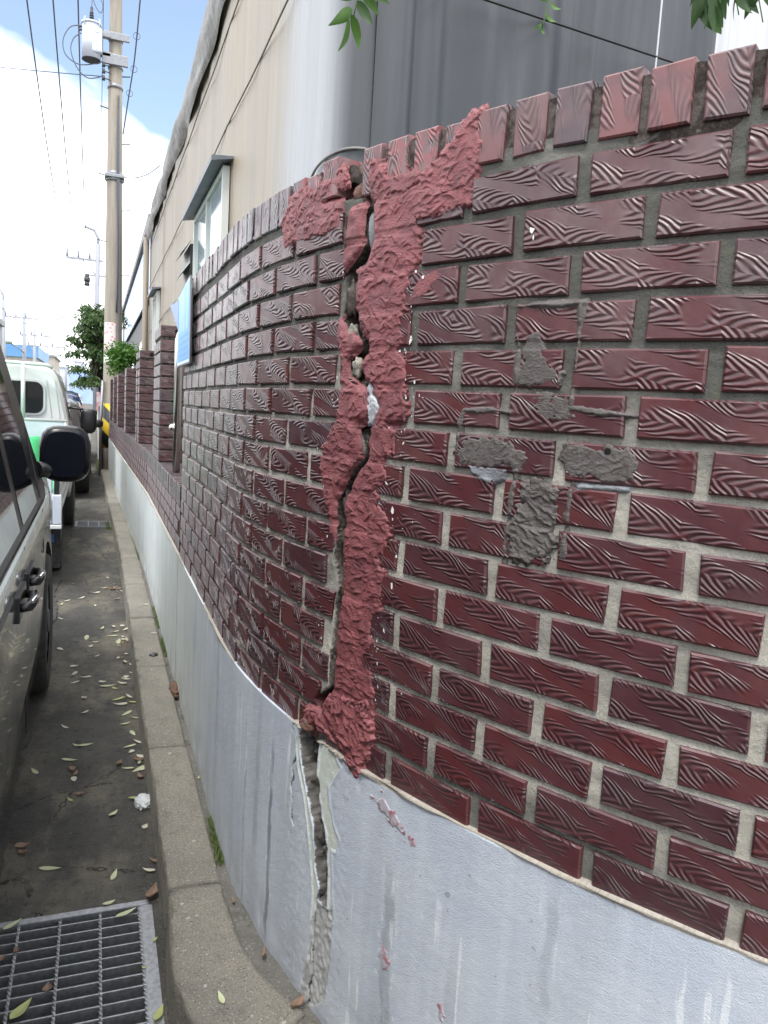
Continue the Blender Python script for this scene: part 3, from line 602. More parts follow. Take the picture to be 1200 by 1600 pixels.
# ---- height of the bare wall face, for anything smeared over it
def face_height(S, Z):
    U = np.full(S.shape, -0.0045)
    for (k, s0, s1, lc, rc) in bricks:
        if s1 < S.min() or s0 > S.max(): continue
        z = row_z(k); b = np.minimum(np.minimum(S - s0, s1 - S), np.minimum(Z - z + HB / 2, z + HB / 2 - Z)); U = np.maximum(U, -0.0045 + 0.0045 * sstep(-0.001, 0.004, b))
    return U
STROKE = {'trowel': (4200, 0.006, 0.020, 0.12, 0.50, 0.006, 0.022, 0.05, 0.55, 0.35), 'film': (5200, 0.004, 0.014, 0.25, 0.85, 0.003, 0.008, 0.9, 0.9, 0.2), 'wave': (7500, 0.008, 0.022, 0.25, 0.75, 0.006, 0.013, -0.45, 0.25, 0.55), 'clump': (3500, 0.012, 0.030, 0.3, 0.8, 0.010, 0.025, -0.5, 0.5, 0.5)}
def skin(name, polys, mat, thick, style, parent=None, res=0.0017, rag=0.003, seed=1, lines=(), lw=0.006, cap=False, base=None, prof_w=0.0048, wdir=(0.25, 1.0, 0.021), cut=True):
    pts = np.array([p for q in polys for p in q] + [p for q in lines for p in q], float) / 1000
    m = 0.014; s0, z0 = pts.min(0) - m; s1, z1 = pts.max(0) + m
    sl = np.arange(s0, s1, res); zl = np.arange(z0, z1, res); S, Z = np.meshgrid(sl, zl, indexing='ij'); sh = S.shape
    c = 0.0021 / res; g = lambda a, b, q: gf(*sh, a * c, b * c, seed * 31 + q)
    sd = np.full(sh, -1.0)
    for p in polys: sd = np.maximum(sd, sdist(p, S, Z))
    for q in lines: sd = np.maximum(sd, lw * (1 + 0.35 * g(6, 6, 77)) - ldist(q, S, Z))
    nA, nB, nC, nD = g(9, 5, 1), g(3, 2, 2), g(1, 1, 3), g(22, 16, 4)
    sd = sd + rag * (0.40 * nA + 0.55 * nB + 0.45 * nC)
    if cut: sd = np.minimum(sd, -0.0005 - sdist(P['crack'], S, Z) + 0.0012 * nB)
    U = face_height(S, Z) if base is None else base(S, Z)
    if style == 'thin':
        t = thick * (0.8 + 0.25 * nA + 0.1 * nB); Ub = np.where(U > 0, U, U * 0.6)
    else:
        # overlapping smears: each stroke swells gently and ends in a thin sharp lip
        dens, La, Lb, A0, A1, w0, w1, th0, ths, lay = STROKE[style]
        r = np.random.default_rng(seed * 77 + 5); area = (sd > 0).sum() * res * res; n = int(dens * area); ii = np.argwhere(sd > 0.001); H = np.zeros(sh)
        for q in range(n):
            i, j = ii[r.integers(len(ii))]; L = r.uniform(La, Lb); A = r.uniform(A0, A1) * thick; w_ = r.uniform(w0, w1); th = th0 + r.normal(0, ths); kq = r.normal(0, 9.0)
            m_ = int((max(L, w_) * 1.3) / res) + 1; i0, i1, j0, j1 = max(i - m_, 0), min(i + m_ + 1, sh[0]), max(j - m_, 0), min(j + m_ + 1, sh[1])
            ds = S[i0:i1, j0:j1] - S[i, j]; dz = Z[i0:i1, j0:j1] - Z[i, j]; u = ds * math.cos(th) + dz * math.sin(th); v = -ds * math.sin(th) + dz * math.cos(th)
            v = v - kq * u * u + 0.0016 * nB[i0:i1, j0:j1] + 0.0012 * nA[i0:i1, j0:j1]
            hh = A * np.exp(-(np.abs(u) / L) ** 3.0) * sstep(-0.0012, 0.0003, v) * np.clip(1 - v / w_, 0, 1) ** 1.4
            H[i0:i1, j0:j1] = np.maximum(H[i0:i1, j0:j1], hh) if r.random() > lay else H[i0:i1, j0:j1] * (1 - 0.8 * (hh > 0.15 * A)) + hh
        t = thick * (0.36 + 0.07 * nD + 0.03 * nA + 0.02 * nB + 0.012 * nC) + H
        Ub = np.where(U > 0, U, U * 0.28)
    if cut: t = t * (0.38 + 0.62 * sstep(0.0, 0.014, -sdist(P['crack'], S, Z)))
    t = np.maximum(t, 0.0008)
    pr = sstep(-0.0005, prof_w * (1 + 0.6 * np.tanh(nA)), sd); h = Ub * pr + U * (1 - pr) + t * pr - 0.005 * (1 - sstep(-0.005, 0.0, sd))
    if cap: h = h + 0.0
    F = grid_faces(*sh); good = (sd > -0.0045).reshape(-1)[F].any(1); V, F2 = compact(wp(S, h, Z).reshape(-1, 3), F[good])
    return raw(name, V, F2, mat, parent, smooth=True)
skin('red_render', [P['red_right']], M_RED, 0.0075, 'trowel', wall, seed=3, rag=0.0045)
skin('red_render', [P['red_left_mid']], M_RED, 0.0080, 'trowel', wall, seed=4, rag=0.003)
skin('red_render', [P['red_left_top']], M_RED, 0.007, 'trowel', wall, seed=5)
skin('red_render', [P['red_strip']], M_RED, 0.005, 'thin', wall, seed=6, rag=0.001)
skin('red_render', [P['red_bottom_left']], M_RED, 0.012, 'clump', wall, seed=7, cut=False, base=lambda S, Z: np.full(S.shape, 0.003))
skin('red_render', [[(690, 775), (730, 745), (800, 722), (850, 705), (872, 760), (880, 812), (850, 850), (760, 840), (710, 812)]], M_RED, 0.012, 'clump', wall, seed=8, rag=0.005, base=lambda S, Z: np.where(Z < 0.722, 0.005, 0.001))
skin('red_render', [[(770, 735), (800, 712), (838, 690), (857, 726), (845, 760)]], M_RED, 0.004, 'thin', wall, seed=9, base=lambda S, Z: np.where(Z < 0.721, 0.0068, 0.001))
# thick smears over the cap bricks
skin('red_render', [[(905, 1830), (960, 1858), (1000, 1885), (1020, 1915), (1046, 1912), (1048, 1822), (1040, 1790), (920, 1795)]], M_RED, 0.008, 'trowel', wall, seed=10, rag=0.004, base=lambda S, Z: np.full(S.shape, 0.0005))
skin('red_render', [[(430, 1830), (470, 1868), (560, 1876), (690, 1898), (694, 1862), (640, 1862), (600, 1850), (520, 1836)]], M_RED, 0.006, 'trowel', wall, seed=12, rag=0.006, base=lambda S, Z: np.full(S.shape, 0.0005))
skin('red_render', [[(766, 1850), (775, 1890), (800, 1880), (830, 1850), (905, 1845), (915, 1825), (880, 1815), (800, 1812), (770, 1820)]], M_RED, 0.009, 'trowel', wall, seed=13, rag=0.005, base=lambda S, Z: np.full(S.shape, 0.0))
skin('peeling_flake', [[(798, 1474), (812, 1462), (838, 1432), (830, 1412), (818, 1388), (806, 1400), (798, 1440)]], simple('pale_peeling_paint', (0.50, 0.52, 0.55), (0.30, 0.31, 0.33), 60, 0.6), 0.004, 'film', wall, seed=50, rag=0.003, cut=False, base=lambda S, Z: np.full(S.shape, -0.004))
skin('red_smear', [P['patch_r6']], M_RED, 0.0008, 'thin', wall, seed=14, rag=0.002, prof_w=0.002)
pb = lambda S, Z: np.full(S.shape, 0.0064)
for q, sd_i in (('redm1', 15), ('redm2', 16), ('redm3', 17)):
    skin('red_smear', [P[q]], M_SCUFF, 0.0003, 'thin', wall, seed=sd_i, rag=0.0055, base=pb, prof_w=0.0015)
# grey adhesive left by a plate that was taken down
skin('adhesive_bead', [], M_GREY, 0.006, 'thin', wall, lines=[P['sm_frame_t'], P['sm_frame_r']], lw=0.0048, seed=21, rag=0.001)
skin('adhesive_bead', [], M_GREY, 0.003, 'thin', wall, lines=[P['sm_frame_l']], lw=0.0034, seed=22, rag=0.001)
skin('adhesive_bead', [], M_GREY, 0.006, 'thin', wall, lines=[P['sm_line_r']], lw=0.0045, seed=23, rag=0.001)
skin('adhesive_bead', [], M_GREY, 0.004, 'thin', wall, lines=[P['sm_line_l']], lw=0.0038, seed=24, rag=0.001)
skin('adhesive_bead', [], M_GREY, 0.003, 'thin', wall, lines=[P['sm_drip1']], lw=0.0040, seed=25, rag=0.0015)
skin('adhesive_bead', [], M_GREY, 0.003, 'thin', wall, lines=[P['sm_drip2']], lw=0.0038, seed=26, rag=0.0015)
for i, (q, st, th) in enumerate((('sm_p1', 'film', 0.0014), ('sm_p2', 'film', 0.0024), ('sm_p3', 'film', 0.0026), ('sm_p4', 'film', 0.0024), ('sm_p5', 'wave', 0.0060))):
    skin('adhesive_smear', [P[q]], M_GREY, th, st, wall, seed=30 + i, rag=0.0055, wdir=((0.2, 1, 0.03), (0.5, 0.8, 0.024), (0.85, 0.5, 0.026), (1, 0.3, 0.03), (0.45, 1.0, 0.023))[i])
for i, q in enumerate(('sm_b1', 'sm_b2')): skin('sealant_strip', [P[q]], M_GREYB, 0.004, 'thin', wall, seed=40 + i, rag=0.001)
# drilled holes as near-black discs, the shade inside put into the colour
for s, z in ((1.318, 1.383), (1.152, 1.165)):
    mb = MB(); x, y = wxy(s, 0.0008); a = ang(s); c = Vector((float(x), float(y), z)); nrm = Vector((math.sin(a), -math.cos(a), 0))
    mb.cyl(c - nrm * 0.01, c + nrm * 0.0006, 0.0052, n=14); mb.build('drill_hole_disc', simple('hole_shade_paint', (0.004, 0.003, 0.003), rough=1.0), wall)
# flakes of white paint along the render's right edge and on the plinth's losses
fv, ff = [], []
edge = np.array(P['red_right'], float)[33:70] / 1000
def fleck(s, z, r, off):
    n = random.randint(4, 6); q = random.uniform(0, 6); e = random.uniform(0.5, 1.0); b = len(fv)
    for i in range(n):
        t = q + 6.283 * i / n; rr = r * random.uniform(0.35, 1.3); fv.append(wp(s + math.cos(t) * rr * e, off, z + math.sin(t) * rr)[()])
    ff.append(tuple(range(b, b + n)))
for i in range(len(edge) - 1):
    a, b = edge[i], edge[i + 1]
    for _ in range(5):
        p = a + (b - a) * random.random(); d = abs(random.gauss(0, 0.022)) * (1 if random.random() < 0.8 else 2)
        s, z = p[0] + d, p[1] + random.uniform(-0.01, 0.01)
        if z < 0.74 or z > 1.74: continue
        fleck(s, z, random.choice((0.0007, 0.0010, 0.0014, 0.0020, 0.0035)), 0.0010)
for _ in range(60): fleck(0.70 - abs(random.gauss(0, 0.03)), random.uniform(0.85, 1.75), random.choice((0.001, 0.0015, 0.003)), 0.0012)
for s, z, r in ((0.895, 1.24, 0.008), (0.905, 1.10, 0.007), (0.89, 1.01, 0.006), (0.872, 1.29, 0.006), (0.94, 1.69, 0.006), (0.942, 1.70, 0.005), (0.937, 1.66, 0.004), (1.16, 1.71, 0.006), (1.165, 1.70, 0.004), (0.915, 1.55, 0.006)): fleck(s, z, r, 0.0016)
o = raw('paint_fleck', np.array(fv), ff, M_FLECK, wall); o['kind'] = 'stuff'

# ---------------------------------------------------------------- low wall with pillars
def sy(y): return CYW - y
Y0, Y1 = CYW - S_LOW, 14.15
lowall = thing('low_brick_wall', 'low brick wall on a pale plinth with a row of brick pillars, running down the street', 'brick wall', (0.45, 6.0, 0.1))
plinth_sheet('plinth', np.arange(sy(Y1), S_LOW - 0.004, 0.06), np.concatenate([np.arange(0.05, 0.69, 0.02), np.arange(0.69, 0.7181, 0.004)]), lowall, False)
arc_solid('wall_core', sy(Y1), S_LOW - 0.002, -0.0060, -0.19, 0.05, 1.0, M_MORTAR, lowall, 0.2)
lrest = Joined(); lcap = Joined()
for k in range(3):
    z = 0.722 + 0.012 + HB / 2 + k * PITCH_Z; s = S_LOW - 0.004 - (0.107 if k % 2 else 0)
    while s > sy(Y1):
        s1, s0 = s - 0.008, s - 0.213 + 0.008; s -= 0.213; sc = (s0 + s1) / 2
        if sc > sy(6.2):
            o = link_mesh('brick', brick_mesh(0.197, HB, 0.09, M_BRICK, 'b'), lowall); place(o, sc, random.uniform(-0.001, 0.001), z)
        else:
            V, F, uv = prism_brick(rect(0.197, HB), 0.03, random.uniform(0, 9), random.uniform(0, 9)); x, y = wxy(sc); lrest.add(V, F, uv, (float(x), float(y), z), ang(sc))
pil_y = [(4.98, 5.52, 1.885), (7.0, 7.5, 1.845), (9.0, 9.45, 1.745), (10.9, 11.35, 1.73), (12.3, 12.75, 1.72), (13.6, 14.05, 1.71)]
s = S_LOW - 0.04
while s > sy(Y1):
    z = 0.935 + 0.05
    if s > sy(6.0):
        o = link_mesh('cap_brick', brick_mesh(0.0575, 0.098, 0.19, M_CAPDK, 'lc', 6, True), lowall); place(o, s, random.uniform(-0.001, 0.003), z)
    else:
        V, F, uv = prism_brick(rect(0.0575, 0.098), 0.19, random.uniform(0, 9), random.uniform(0, 9), swap=True); x, y = wxy(s); lcap.add(V, F, uv, (float(x), float(y), z), ang(s))
    s -= 0.071
lrest.build('brick_courses', M_BRICK, lowall); lcap.build('cap_brick_row', M_CAPDK, lowall)
M_PILTOP = brick_material('pillar_brick', ((0.050, 0.016, 0.020), (0.070, 0.020, 0.022), (0.034, 0.016, 0.022)), 0.10)
for i, (ya, yb, zt) in enumerate(pil_y):
    sc = sy((ya + yb) / 2); x, y = wxy(sc); x, y = float(x), float(y); zb = 1.036; hw = (yb - ya) / 2
    core = MB().box(x + 0.008, x + 0.182, y - hw + 0.008, y + hw - 0.008, zb - 0.02, zt - 0.01).build('pillar', M_MORTAR, lowall)
    n = int((zt - 0.10 - zb) / PITCH_Z); ph = (zt - 0.095 - zb) / n; J = Joined()
    for r in range(n + 1):
        if r == n: z, h = zt - 0.045, 0.09
        else: z, h = zb + ph * (r + 0.5), ph - 0.010
        nb = max(2, int(round(2 * hw / 0.205))); w_ = 2 * hw / nb
        for b in range(nb):
            sb = sc - hw + w_ * (b + 0.5)
            if i < 2:
                o = link_mesh('brick', brick_mesh(round(w_ - 0.008, 3), round(h, 3), 0.09, M_PILTOP, 'p%d' % i, 5), core); place(o, sb, 0.001, z)
            else:
                V, F, uv = prism_brick(rect(w_ - 0.008, h), 0.09, random.uniform(0, 9), random.uniform(0, 9)); J.add(V, F, uv, (x - 0.001, CYW - sb, z), ang(sb))
        # the end face looking back along the street
        V, F, uv = prism_brick(rect(0.186, h), 0.09, random.uniform(0, 9), random.uniform(0, 9))
        if i < 2:
            o = link_mesh('brick', brick_mesh(0.186, round(h, 3), 0.06, M_PILTOP, 'e%d' % i, 5), core); o.location = np.array([x + 0.095, y - hw - 0.002, z]) - OFF[lowall.name]
        else: J.add(V, F, uv, (x + 0.095, y - hw - 0.002, z), 0.0)
    J.build('brick_courses', M_PILTOP, core)
    MB().cyl((x + 0.10, y - hw - 0.0035, zt - 0.045), (x + 0.10, y - hw + 0.01, zt - 0.045), 0.017, n=16).build('brick_hole_disc', bpy.data.materials['hole_shade_paint'], core)  # near-black disc on the end face, hole shade painted in
# stainless tubes between the pillars
def tube_post(x, y, z0, z1, lab):
    t = thing('steel_tube_post', lab, 'steel post', (x, y, z0))
    pts = [(x, y, z0), (x, y, z1 - 0.06)] + [(x + 0.06 - 0.06 * math.cos(a), y, z1 - 0.06 + 0.06 * math.sin(a)) for a in (0.5, 1.0, 1.57)] + [(x + 0.12, y, z1)]
    MB().tube(pts, 0.021, 14).build('tube', M_STEEL, t)
    bm = bmesh.new(); bmesh.ops.create_uvsphere(bm, u_segments=14, v_segments=9, radius=0.02, matrix=Matrix.Translation((x - 0.024, y, z0 + 0.24))); MB().bm(bm).build('knob', M_STEEL, t, smooth=True)
tube_post(0.405, 4.3, 1.036, 1.80, 'curved-top stainless tube standing beside the nearest brick pillar')

# ---------------------------------------------------------------- road, kerb, drain
GX0, GX1, GY0, GY1 = -0.375, 0.150, 1.585, 2.115
def sheet(name, xs, ys, hole, z, mat, noise=0.0):
    V, F, idx = [], [], {}
    def vid(i, j):
        if (i, j) not in idx: idx[(i, j)] = len(V); V.append((xs[i], ys[j], z))
        return idx[(i, j)]
    for i in range(len(xs) - 1):
        for j in range(len(ys) - 1):
            if hole and xs[i] >= hole[0] - 1e-6 and xs[i + 1] <= hole[1] + 1e-6 and ys[j] >= hole[2] - 1e-6 and ys[j + 1] <= hole[3] + 1e-6: continue
            F.append((vid(i, j), vid(i + 1, j), vid(i + 1, j + 1), vid(i, j + 1)))
    return setp(raw(name, V, F, mat), kind='structure')
sheet('road', [-1500, -40, -6, GX0, GX1, 0.36, 6, 1500], [-1500, -20, GY0, GY1, 30, 3000], (GX0, GX1, GY0, GY1), 0.0, M_ROAD)
# the asphalt layer under the parked vehicles ends in a ragged edge
ys = np.arange(2.125, 40, 0.012) ; e = 0
ex = -0.252 + 0.010 * gf(len(ys), 1, 9, 1, 3)[:, 0] + 0.006 * gf(len(ys), 1, 2, 1, 4)[:, 0]
V = [];
for x, y in zip(ex, ys): V += [(-6.0, y, 0.009), (x - 0.006, y, 0.009), (x, y, -0.002)]
F = [(i * 3 + k, i * 3 + k + 1, i * 3 + k + 4, i * 3 + k + 3) for i in range(len(ys) - 1) for k in (0, 1)]
setp(raw('asphalt_layer', V, F, M_ASPH), kind='structure')
# grit drifted along the kerb foot: real stones
gv, gF = [], []
def pebble(x, y, z, r):
    b = len(gv); h = random.uniform(0.5, 0.9)
    for dx, dy, dz in ((1, 0, 0), (-1, 0, 0), (0, 1, 0), (0, -1, 0), (0, 0, h), (0, 0, -h)):
        k = r * random.uniform(0.7, 1.2); gv.append((x + dx * k, y + dy * k, z + dz * r * 0.8))
    gF.extend([(b, b + 2, b + 4), (b + 2, b + 1, b + 4), (b + 1, b + 3, b + 4), (b + 3, b, b + 4), (b + 2, b, b + 5), (b + 1, b + 2, b + 5), (b + 3, b + 1, b + 5), (b, b + 3, b + 5)])
for _ in range(3600):
    y = 1.35 + 4.5 * random.random() ** 1.6; x = 0.185 - abs(random.gauss(0, 0.05)) if random.random() < 0.55 else random.uniform(-0.25, 0.18)
    if GX0 < x < GX1 + 0.004 and GY0 < y < GY1 + 0.02: continue
    pebble(x, y, 0.001, random.choice((0.0012, 0.0016, 0.0022, 0.0032)))
for _ in range(700):
    y = random.uniform(1.45, 4.5); x = random.uniform(0.333, 0.355); pebble(x, y, 0.098, random.choice((0.0015, 0.0025, 0.0045)))
setp(raw('road_grit', gv, gF, M_STRIP), 'loose grit and small stones along the foot of the kerb', 'grit', kind='stuff')

kerb = bpy.data.objects.new('kerb', None); COL.objects.link(kerb); kerb['kind'] = 'structure'; kerb.location = (0.26, 2.0, 0); OFF['kerb'] = np.array([0.26, 2.0, 0.0])
def kerb_stone(front, back, seed, zt=0.12):
    f = np.array(front, float); b = np.array(back, float); n = len(f)
    # resample
    t = np.concatenate([[0], np.cumsum(np.linalg.norm(np.diff(f, axis=0), axis=1))]); m = max(4, int(t[-1] / 0.022)); q = np.linspace(0, t[-1], m)
    f = np.stack([np.interp(q, t, f[:, i]) for i in (0, 1)], 1); b = np.stack([np.interp(q, t, b[:, i]) for i in (0, 1)], 1)
    prof = [(-0.02, -0.01), (-0.010, 0.30), (-0.004, 0.62), (0.002, 0.82), (0.012, 0.93), (0.030, 0.985), (0.07, 1.0), (0.30, 1.0), (0.55, 0.998), (0.78, 0.996), (0.93, 0.985), (0.985, 0.95), (1.0, 0.85), (1.0, -0.01)]
    N1 = gf(m, len(prof), 3, 1.2, seed); N2 = gf(m, len(prof), 1, 0.6, seed + 50); V = np.zeros((m, len(prof), 3))
    for i in range(m):
        endd = min(i, m - 1 - i); er = 0.006 * math.exp(-endd / 0.6)
        for j, (u, h) in enumerate(prof):
            p = f[i] + (b[i] - f[i]) * u; z = zt * h - er * (h > 0.5) + (0.0014 * N1[i, j] + 0.0008 * N2[i, j]) * (h > 0.2)
            V[i, j] = (p[0] + 0.0012 * N1[i, j] + (0.0035 * abs(N2[i, j]) if 2 <= j <= 5 else 0), p[1], z - (0.003 * max(0, N2[i, j]) if 3 <= j <= 5 else 0))
    F = [tuple(x) for x in grid_faces(m, len(prof))]; F += [tuple(range(len(prof))), tuple((m - 1) * len(prof) + k for k in range(len(prof)))[::-1]]
    o = raw('kerb_stone', V.reshape(-1, 3), F, M_KERB, kerb, smooth=True)
    bm = bmesh.new(); bm.from_mesh(o.data); bmesh.ops.recalc_face_normals(bm, faces=bm.faces[:]); bm.to_mesh(o.data); bm.free(); return o
g_ = 0.004
kerb_stone([(0.190, 1.985 - g_), (0.180, 1.86), (0.174, 1.76), (0.172, 1.66), (0.180, 1.58), (0.205, 1.49), (0.245, 1.405), (0.285, 1.345)], [(0.334, 1.985 - g_), (0.334, 1.90), (0.336, 1.81), (0.344, 1.715), (0.362, 1.63), (0.392, 1.555), (0.425, 1.495), (0.440, 1.470)], 1)
kerb_stone([(0.305, 1.315), (0.38, 1.20), (0.47, 1.06), (0.57, 0.90)], [(0.452, 1.452), (0.508, 1.335), (0.585, 1.16), (0.70, 0.965)], 2, 0.117)
yk = [1.985, 2.877, 3.82, 4.72, 5.60, 6.58] + [6.58 + 0.97 * i for i in range(1, 12)]
for i in range(len(yk) - 1):
    jx = random.uniform(-0.003, 0.003); bend = lambda y: -0.016 * max(y - 7, 0)
    kerb_stone([(0.190 + jx + bend(yk[i]), yk[i] + g_), (0.190 + jx + bend(yk[i + 1]), yk[i + 1] - g_)], [(0.334 + jx + bend(yk[i]), yk[i] + g_), (0.334 + jx + bend(yk[i + 1]), yk[i + 1] - g_)], 10 + i, 0.12 + random.uniform(-0.002, 0.002))
# strip of old concrete between kerb and wall
ss = np.concatenate([np.arange(-13, -1, 0.2), np.arange(-1, 2.2, 0.016)]); us = np.linspace(0, 1, 9); V = np.zeros((len(ss), 9, 3)); N = gf(len(ss), 9, 2, 1, 5)
for i, s in enumerate(ss):
    x1, y1 = (float(q) for q in wxy(s, -0.02)); x0, y0 = (float(q) for q in wxy(s, 0.06 if s < 0.4 else 0.06 + 0.10 * min(1, (s - 0.4) / 0.4)))
    for j, u in enumerate(us): V[i, j] = (x0 + (x1 - x0) * u, y0 + (y1 - y0) * u, 0.102 + 0.004 * N[i, j] - 0.010 * (u < 0.2))
setp(raw('pavement_strip', V.reshape(-1, 3), grid_faces(len(ss), 9), M_STRIP, smooth=True), kind='structure')

grate = thing('drain_grate', 'galvanised steel drain grate set in the gutter beside the kerb', 'drain grate', ((GX0 + GX1) / 2, (GY0 + GY1) / 2, 0))
fr = MB(); fw = 0.020
for a in ((GX0, GX1, GY1 - fw, GY1 + 0.004), (GX0, GX1, GY0 - 0.004, GY0 + fw), (GX0 - 0.004, GX0 + fw, GY0 + fw, GY1 - fw), (GX1 - fw - 0.004, GX1 + 0.008, GY0 + fw, GY1 - fw)): fr.box(*a, -0.05, 0.006)
fr.build('frame', M_GALV, grate, bevel=0.0012)
nb = 12; bar = None
for i in range(nb):
    y = GY1 - fw - 0.026 - i * (GY1 - GY0 - 2 * fw - 0.03) / (nb - 0.6)
    MB().box(GX0 + fw, GX1 - fw - 0.006, y - 0.0022, y + 0.0022, -0.034, 0.002).build('bearing_bar', M_GALV, grate)
for x in (0.122, 0.020, -0.082, -0.184, -0.286):
    x += 0.0; V, F = [], []; n = 90
    for i in range(n):
        y = GY0 + fw + (GY1 - GY0 - 2 * fw) * i / (n - 1); t = i * 0.55
        for k in range(4):
            q = t + k * math.pi / 2; V.append((x + 0.0048 * math.cos(q), y, 0.0005 + 0.0048 * math.sin(q)))
    F = [(i * 4 + k, i * 4 + (k + 1) % 4, i * 4 + 4 + (k + 1) % 4, i * 4 + 4 + k) for i in range(n - 1) for k in range(4)]
    raw('twisted_rod', V, F, M_GALV, grate)
MB().box(GX1 - fw - 0.0098, GX1 - fw - 0.0045, GY0 + fw, GY1 - fw, -0.034, 0.003).build('side_bar', M_GALV, grate)
pit = MB(); pit.box(GX0 - 0.06, GX0 + 0.002, GY0 - 0.06, GY1 + 0.06, -0.40, -0.051); pit.box(GX1 - 0.002, GX1 + 0.06, GY0 - 0.06, GY1 + 0.06, -0.40, -0.051)
pit.box(GX0 + 0.002, GX1 - 0.002, GY0 - 0.06, GY0 + 0.002, -0.40, -0.051); pit.box(GX0 + 0.002, GX1 - 0.002, GY1 - 0.002, GY1 + 0.06, -0.40, -0.051); pit.box(GX0 - 0.06, GX1 + 0.06, GY0 - 0.06, GY1 + 0.06, -0.22, -0.20)
setp(pit.build('drain_pit', M_PIT), kind='structure')
g2 = thing('drain_grate', 'small drain grate further along the gutter between truck and kerb', 'drain grate', (0.0, 9.05, 0))
m2 = MB()
for a in ((-0.22, 0.17, 9.22, 9.25), (-0.22, 0.17, 8.85, 8.88), (-0.22, -0.19, 8.88, 9.22), (0.14, 0.17, 8.88, 9.22)): m2.box(*a, -0.01, 0.014)
m2.build('frame', M_GALV, g2)
for i in range(6): MB().box(-0.19, 0.14, 8.90 + i * 0.058, 8.912 + i * 0.058, -0.005, 0.012).build('bearing_bar', M_GALV, g2)
for i in range(2): MB().box(-0.085 + i * 0.11, -0.075 + i * 0.11, 8.88, 9.22, -0.004, 0.0125).build('twisted_rod', M_GALV, g2)

# ---------------------------------------------------------------- fallen leaves
def leaf_mesh(L, W, curl, fold, mat, tip=1.6, n=9, twist=0.0):
    V, F = [], []
    for i in range(n):
        t = i / (n - 1); wd = W * (math.sin(math.pi * t ** (0.75)) ** 0.9) * (1 - 0.25 * t ** tip) + 0.0006; x = (t - 0.5) * L; zc = curl * (4 * (t - 0.5) ** 2)
        for q in (-1, -0.5, 0, 0.5, 1):
            y = q * wd / 2; a = twist * (t - 0.5); V.append((x, y * math.cos(a), zc + abs(q) * fold * wd + y * math.sin(a)))
    V = np.array(V); V[:, 2] -= V[:, 2].min(); F = grid_faces(n, 5)
    me = bpy.data.meshes.new('leaf'); me.from_pydata(V.tolist(), [], [tuple(map(int, f)) for f in F]); me.materials.append(mat)
    me.polygons.foreach_set('use_smooth', np.ones(len(F), bool)); me.update(); return me
LM = {'pale': [leaf_mesh(0.062, 0.020, 0.004, 0.10, M_LPALE), leaf_mesh(0.050, 0.018, 0.007, 0.2, M_LPALE, twist=0.5), leaf_mesh(0.070, 0.024, 0.003, 0.06, M_LPALE)],
      'bone': [leaf_mesh(0.058, 0.017, 0.008, 0.25, M_LBONE, twist=0.8), leaf_mesh(0.045, 0.016, 0.006, 0.2, M_LBONE), leaf_mesh(0.036, 0.022, 0.004, 0.2, M_LBONE)],
      'brown': [leaf_mesh(0.055, 0.026, 0.014, 0.35, M_LBROWN, twist=1.0), leaf_mesh(0.045, 0.030, 0.010, 0.3, M_LBROWN), leaf_mesh(0.060, 0.018, 0.016, 0.5, M_LBROWN, twist=1.6)],
      'green': [leaf_mesh(0.050, 0.019, 0.004, 0.12, M_LGREEN), leaf_mesh(0.040, 0.016, 0.005, 0.15, M_LGREEN)]}
def leaf(x, y, z, kind, label, group, sc=1.0, rz=None, var=None, tilt=0.12):
    o = link_mesh('fallen_leaf', LM[kind][random.randrange(len(LM[kind])) if var is None else var]); o.location = (x, y, z)
    o.rotation_euler = (random.uniform(-tilt, tilt), random.uniform(-tilt, tilt), random.uniform(0, 6.28) if rz is None else rz); o.scale = (sc, sc * random.uniform(0.85, 1.1), sc)
    return setp(o, label, 'leaf', group)
far_pts = [(0.093,6.322),(0.056,5.977),(0.004,5.836),(0.173,5.964),(-0.096,5.682),(-0.181,5.624),(-0.214,5.529),(0.145,5.64),(0.001,5.461),(-0.205,5.164),(0.111,4.931),(0.158,4.939),(0.043,4.907),(0.176,4.86),(0.113,4.82),(0.097,4.741),(-0.046,4.721),(0.004,4.628),(-0.02,4.55),(0.161,4.654),(0.176,4.597),(0.131,4.62),(-0.181,4.521),(0.013,4.367),(0.164,4.375),(0.152,4.238),(-0.1,4.213),(-0.097,4.093),(-0.044,4.032),(-0.092,3.963),(0.038,3.947),(0.062,3.889),(0.151,3.994),(0.129,3.91),(0.095,3.845),(-0.046,3.745),(0.107,3.699),(0.157,3.716),(0.112,3.627),(0.176,3.644),(-0.04,3.562)]
mid_pts = [(0.138,3.516),(0.175,3.452),(0.129,3.395),(-0.118,3.414),(0.156,3.289),(-0.067,3.215),(-0.03,3.214),(0.137,3.162),(0.178,3.187),(0.142,3.106),(0.173,3.056),(-0.088,3.087),(0.168,2.999),(-0.209,3.019),(-0.068,2.914),(0.124,2.964),(0.165,2.947),(0.178,2.939),(0.065,2.627),(0.163,2.518)]
def leaf_label(kd, x, y):
    zone = 'level with the white truck' if y > 5.35 else 'between van and truck' if y > 4.75 else 'just past the van front' if y > 4.3 else 'level with the van wheel' if y > 3.8 else 'just behind the van wheel' if y > 3.3 else 'near the plastic scrap' if y < 2.8 else 'level with the van door'
    side = 'at the kerb foot' if x > 0.125 else 'in mid gutter' if x > 0.0 else 'on the vehicle side of the gutter' if x > -0.11 else 'close beside the vehicles'
    return 'small %s leaf %s, %s' % ({'bone': 'bleached', 'pale': 'pale green', 'green': 'yellow-green', 'brown': 'curled brown'}[kd], side, zone)
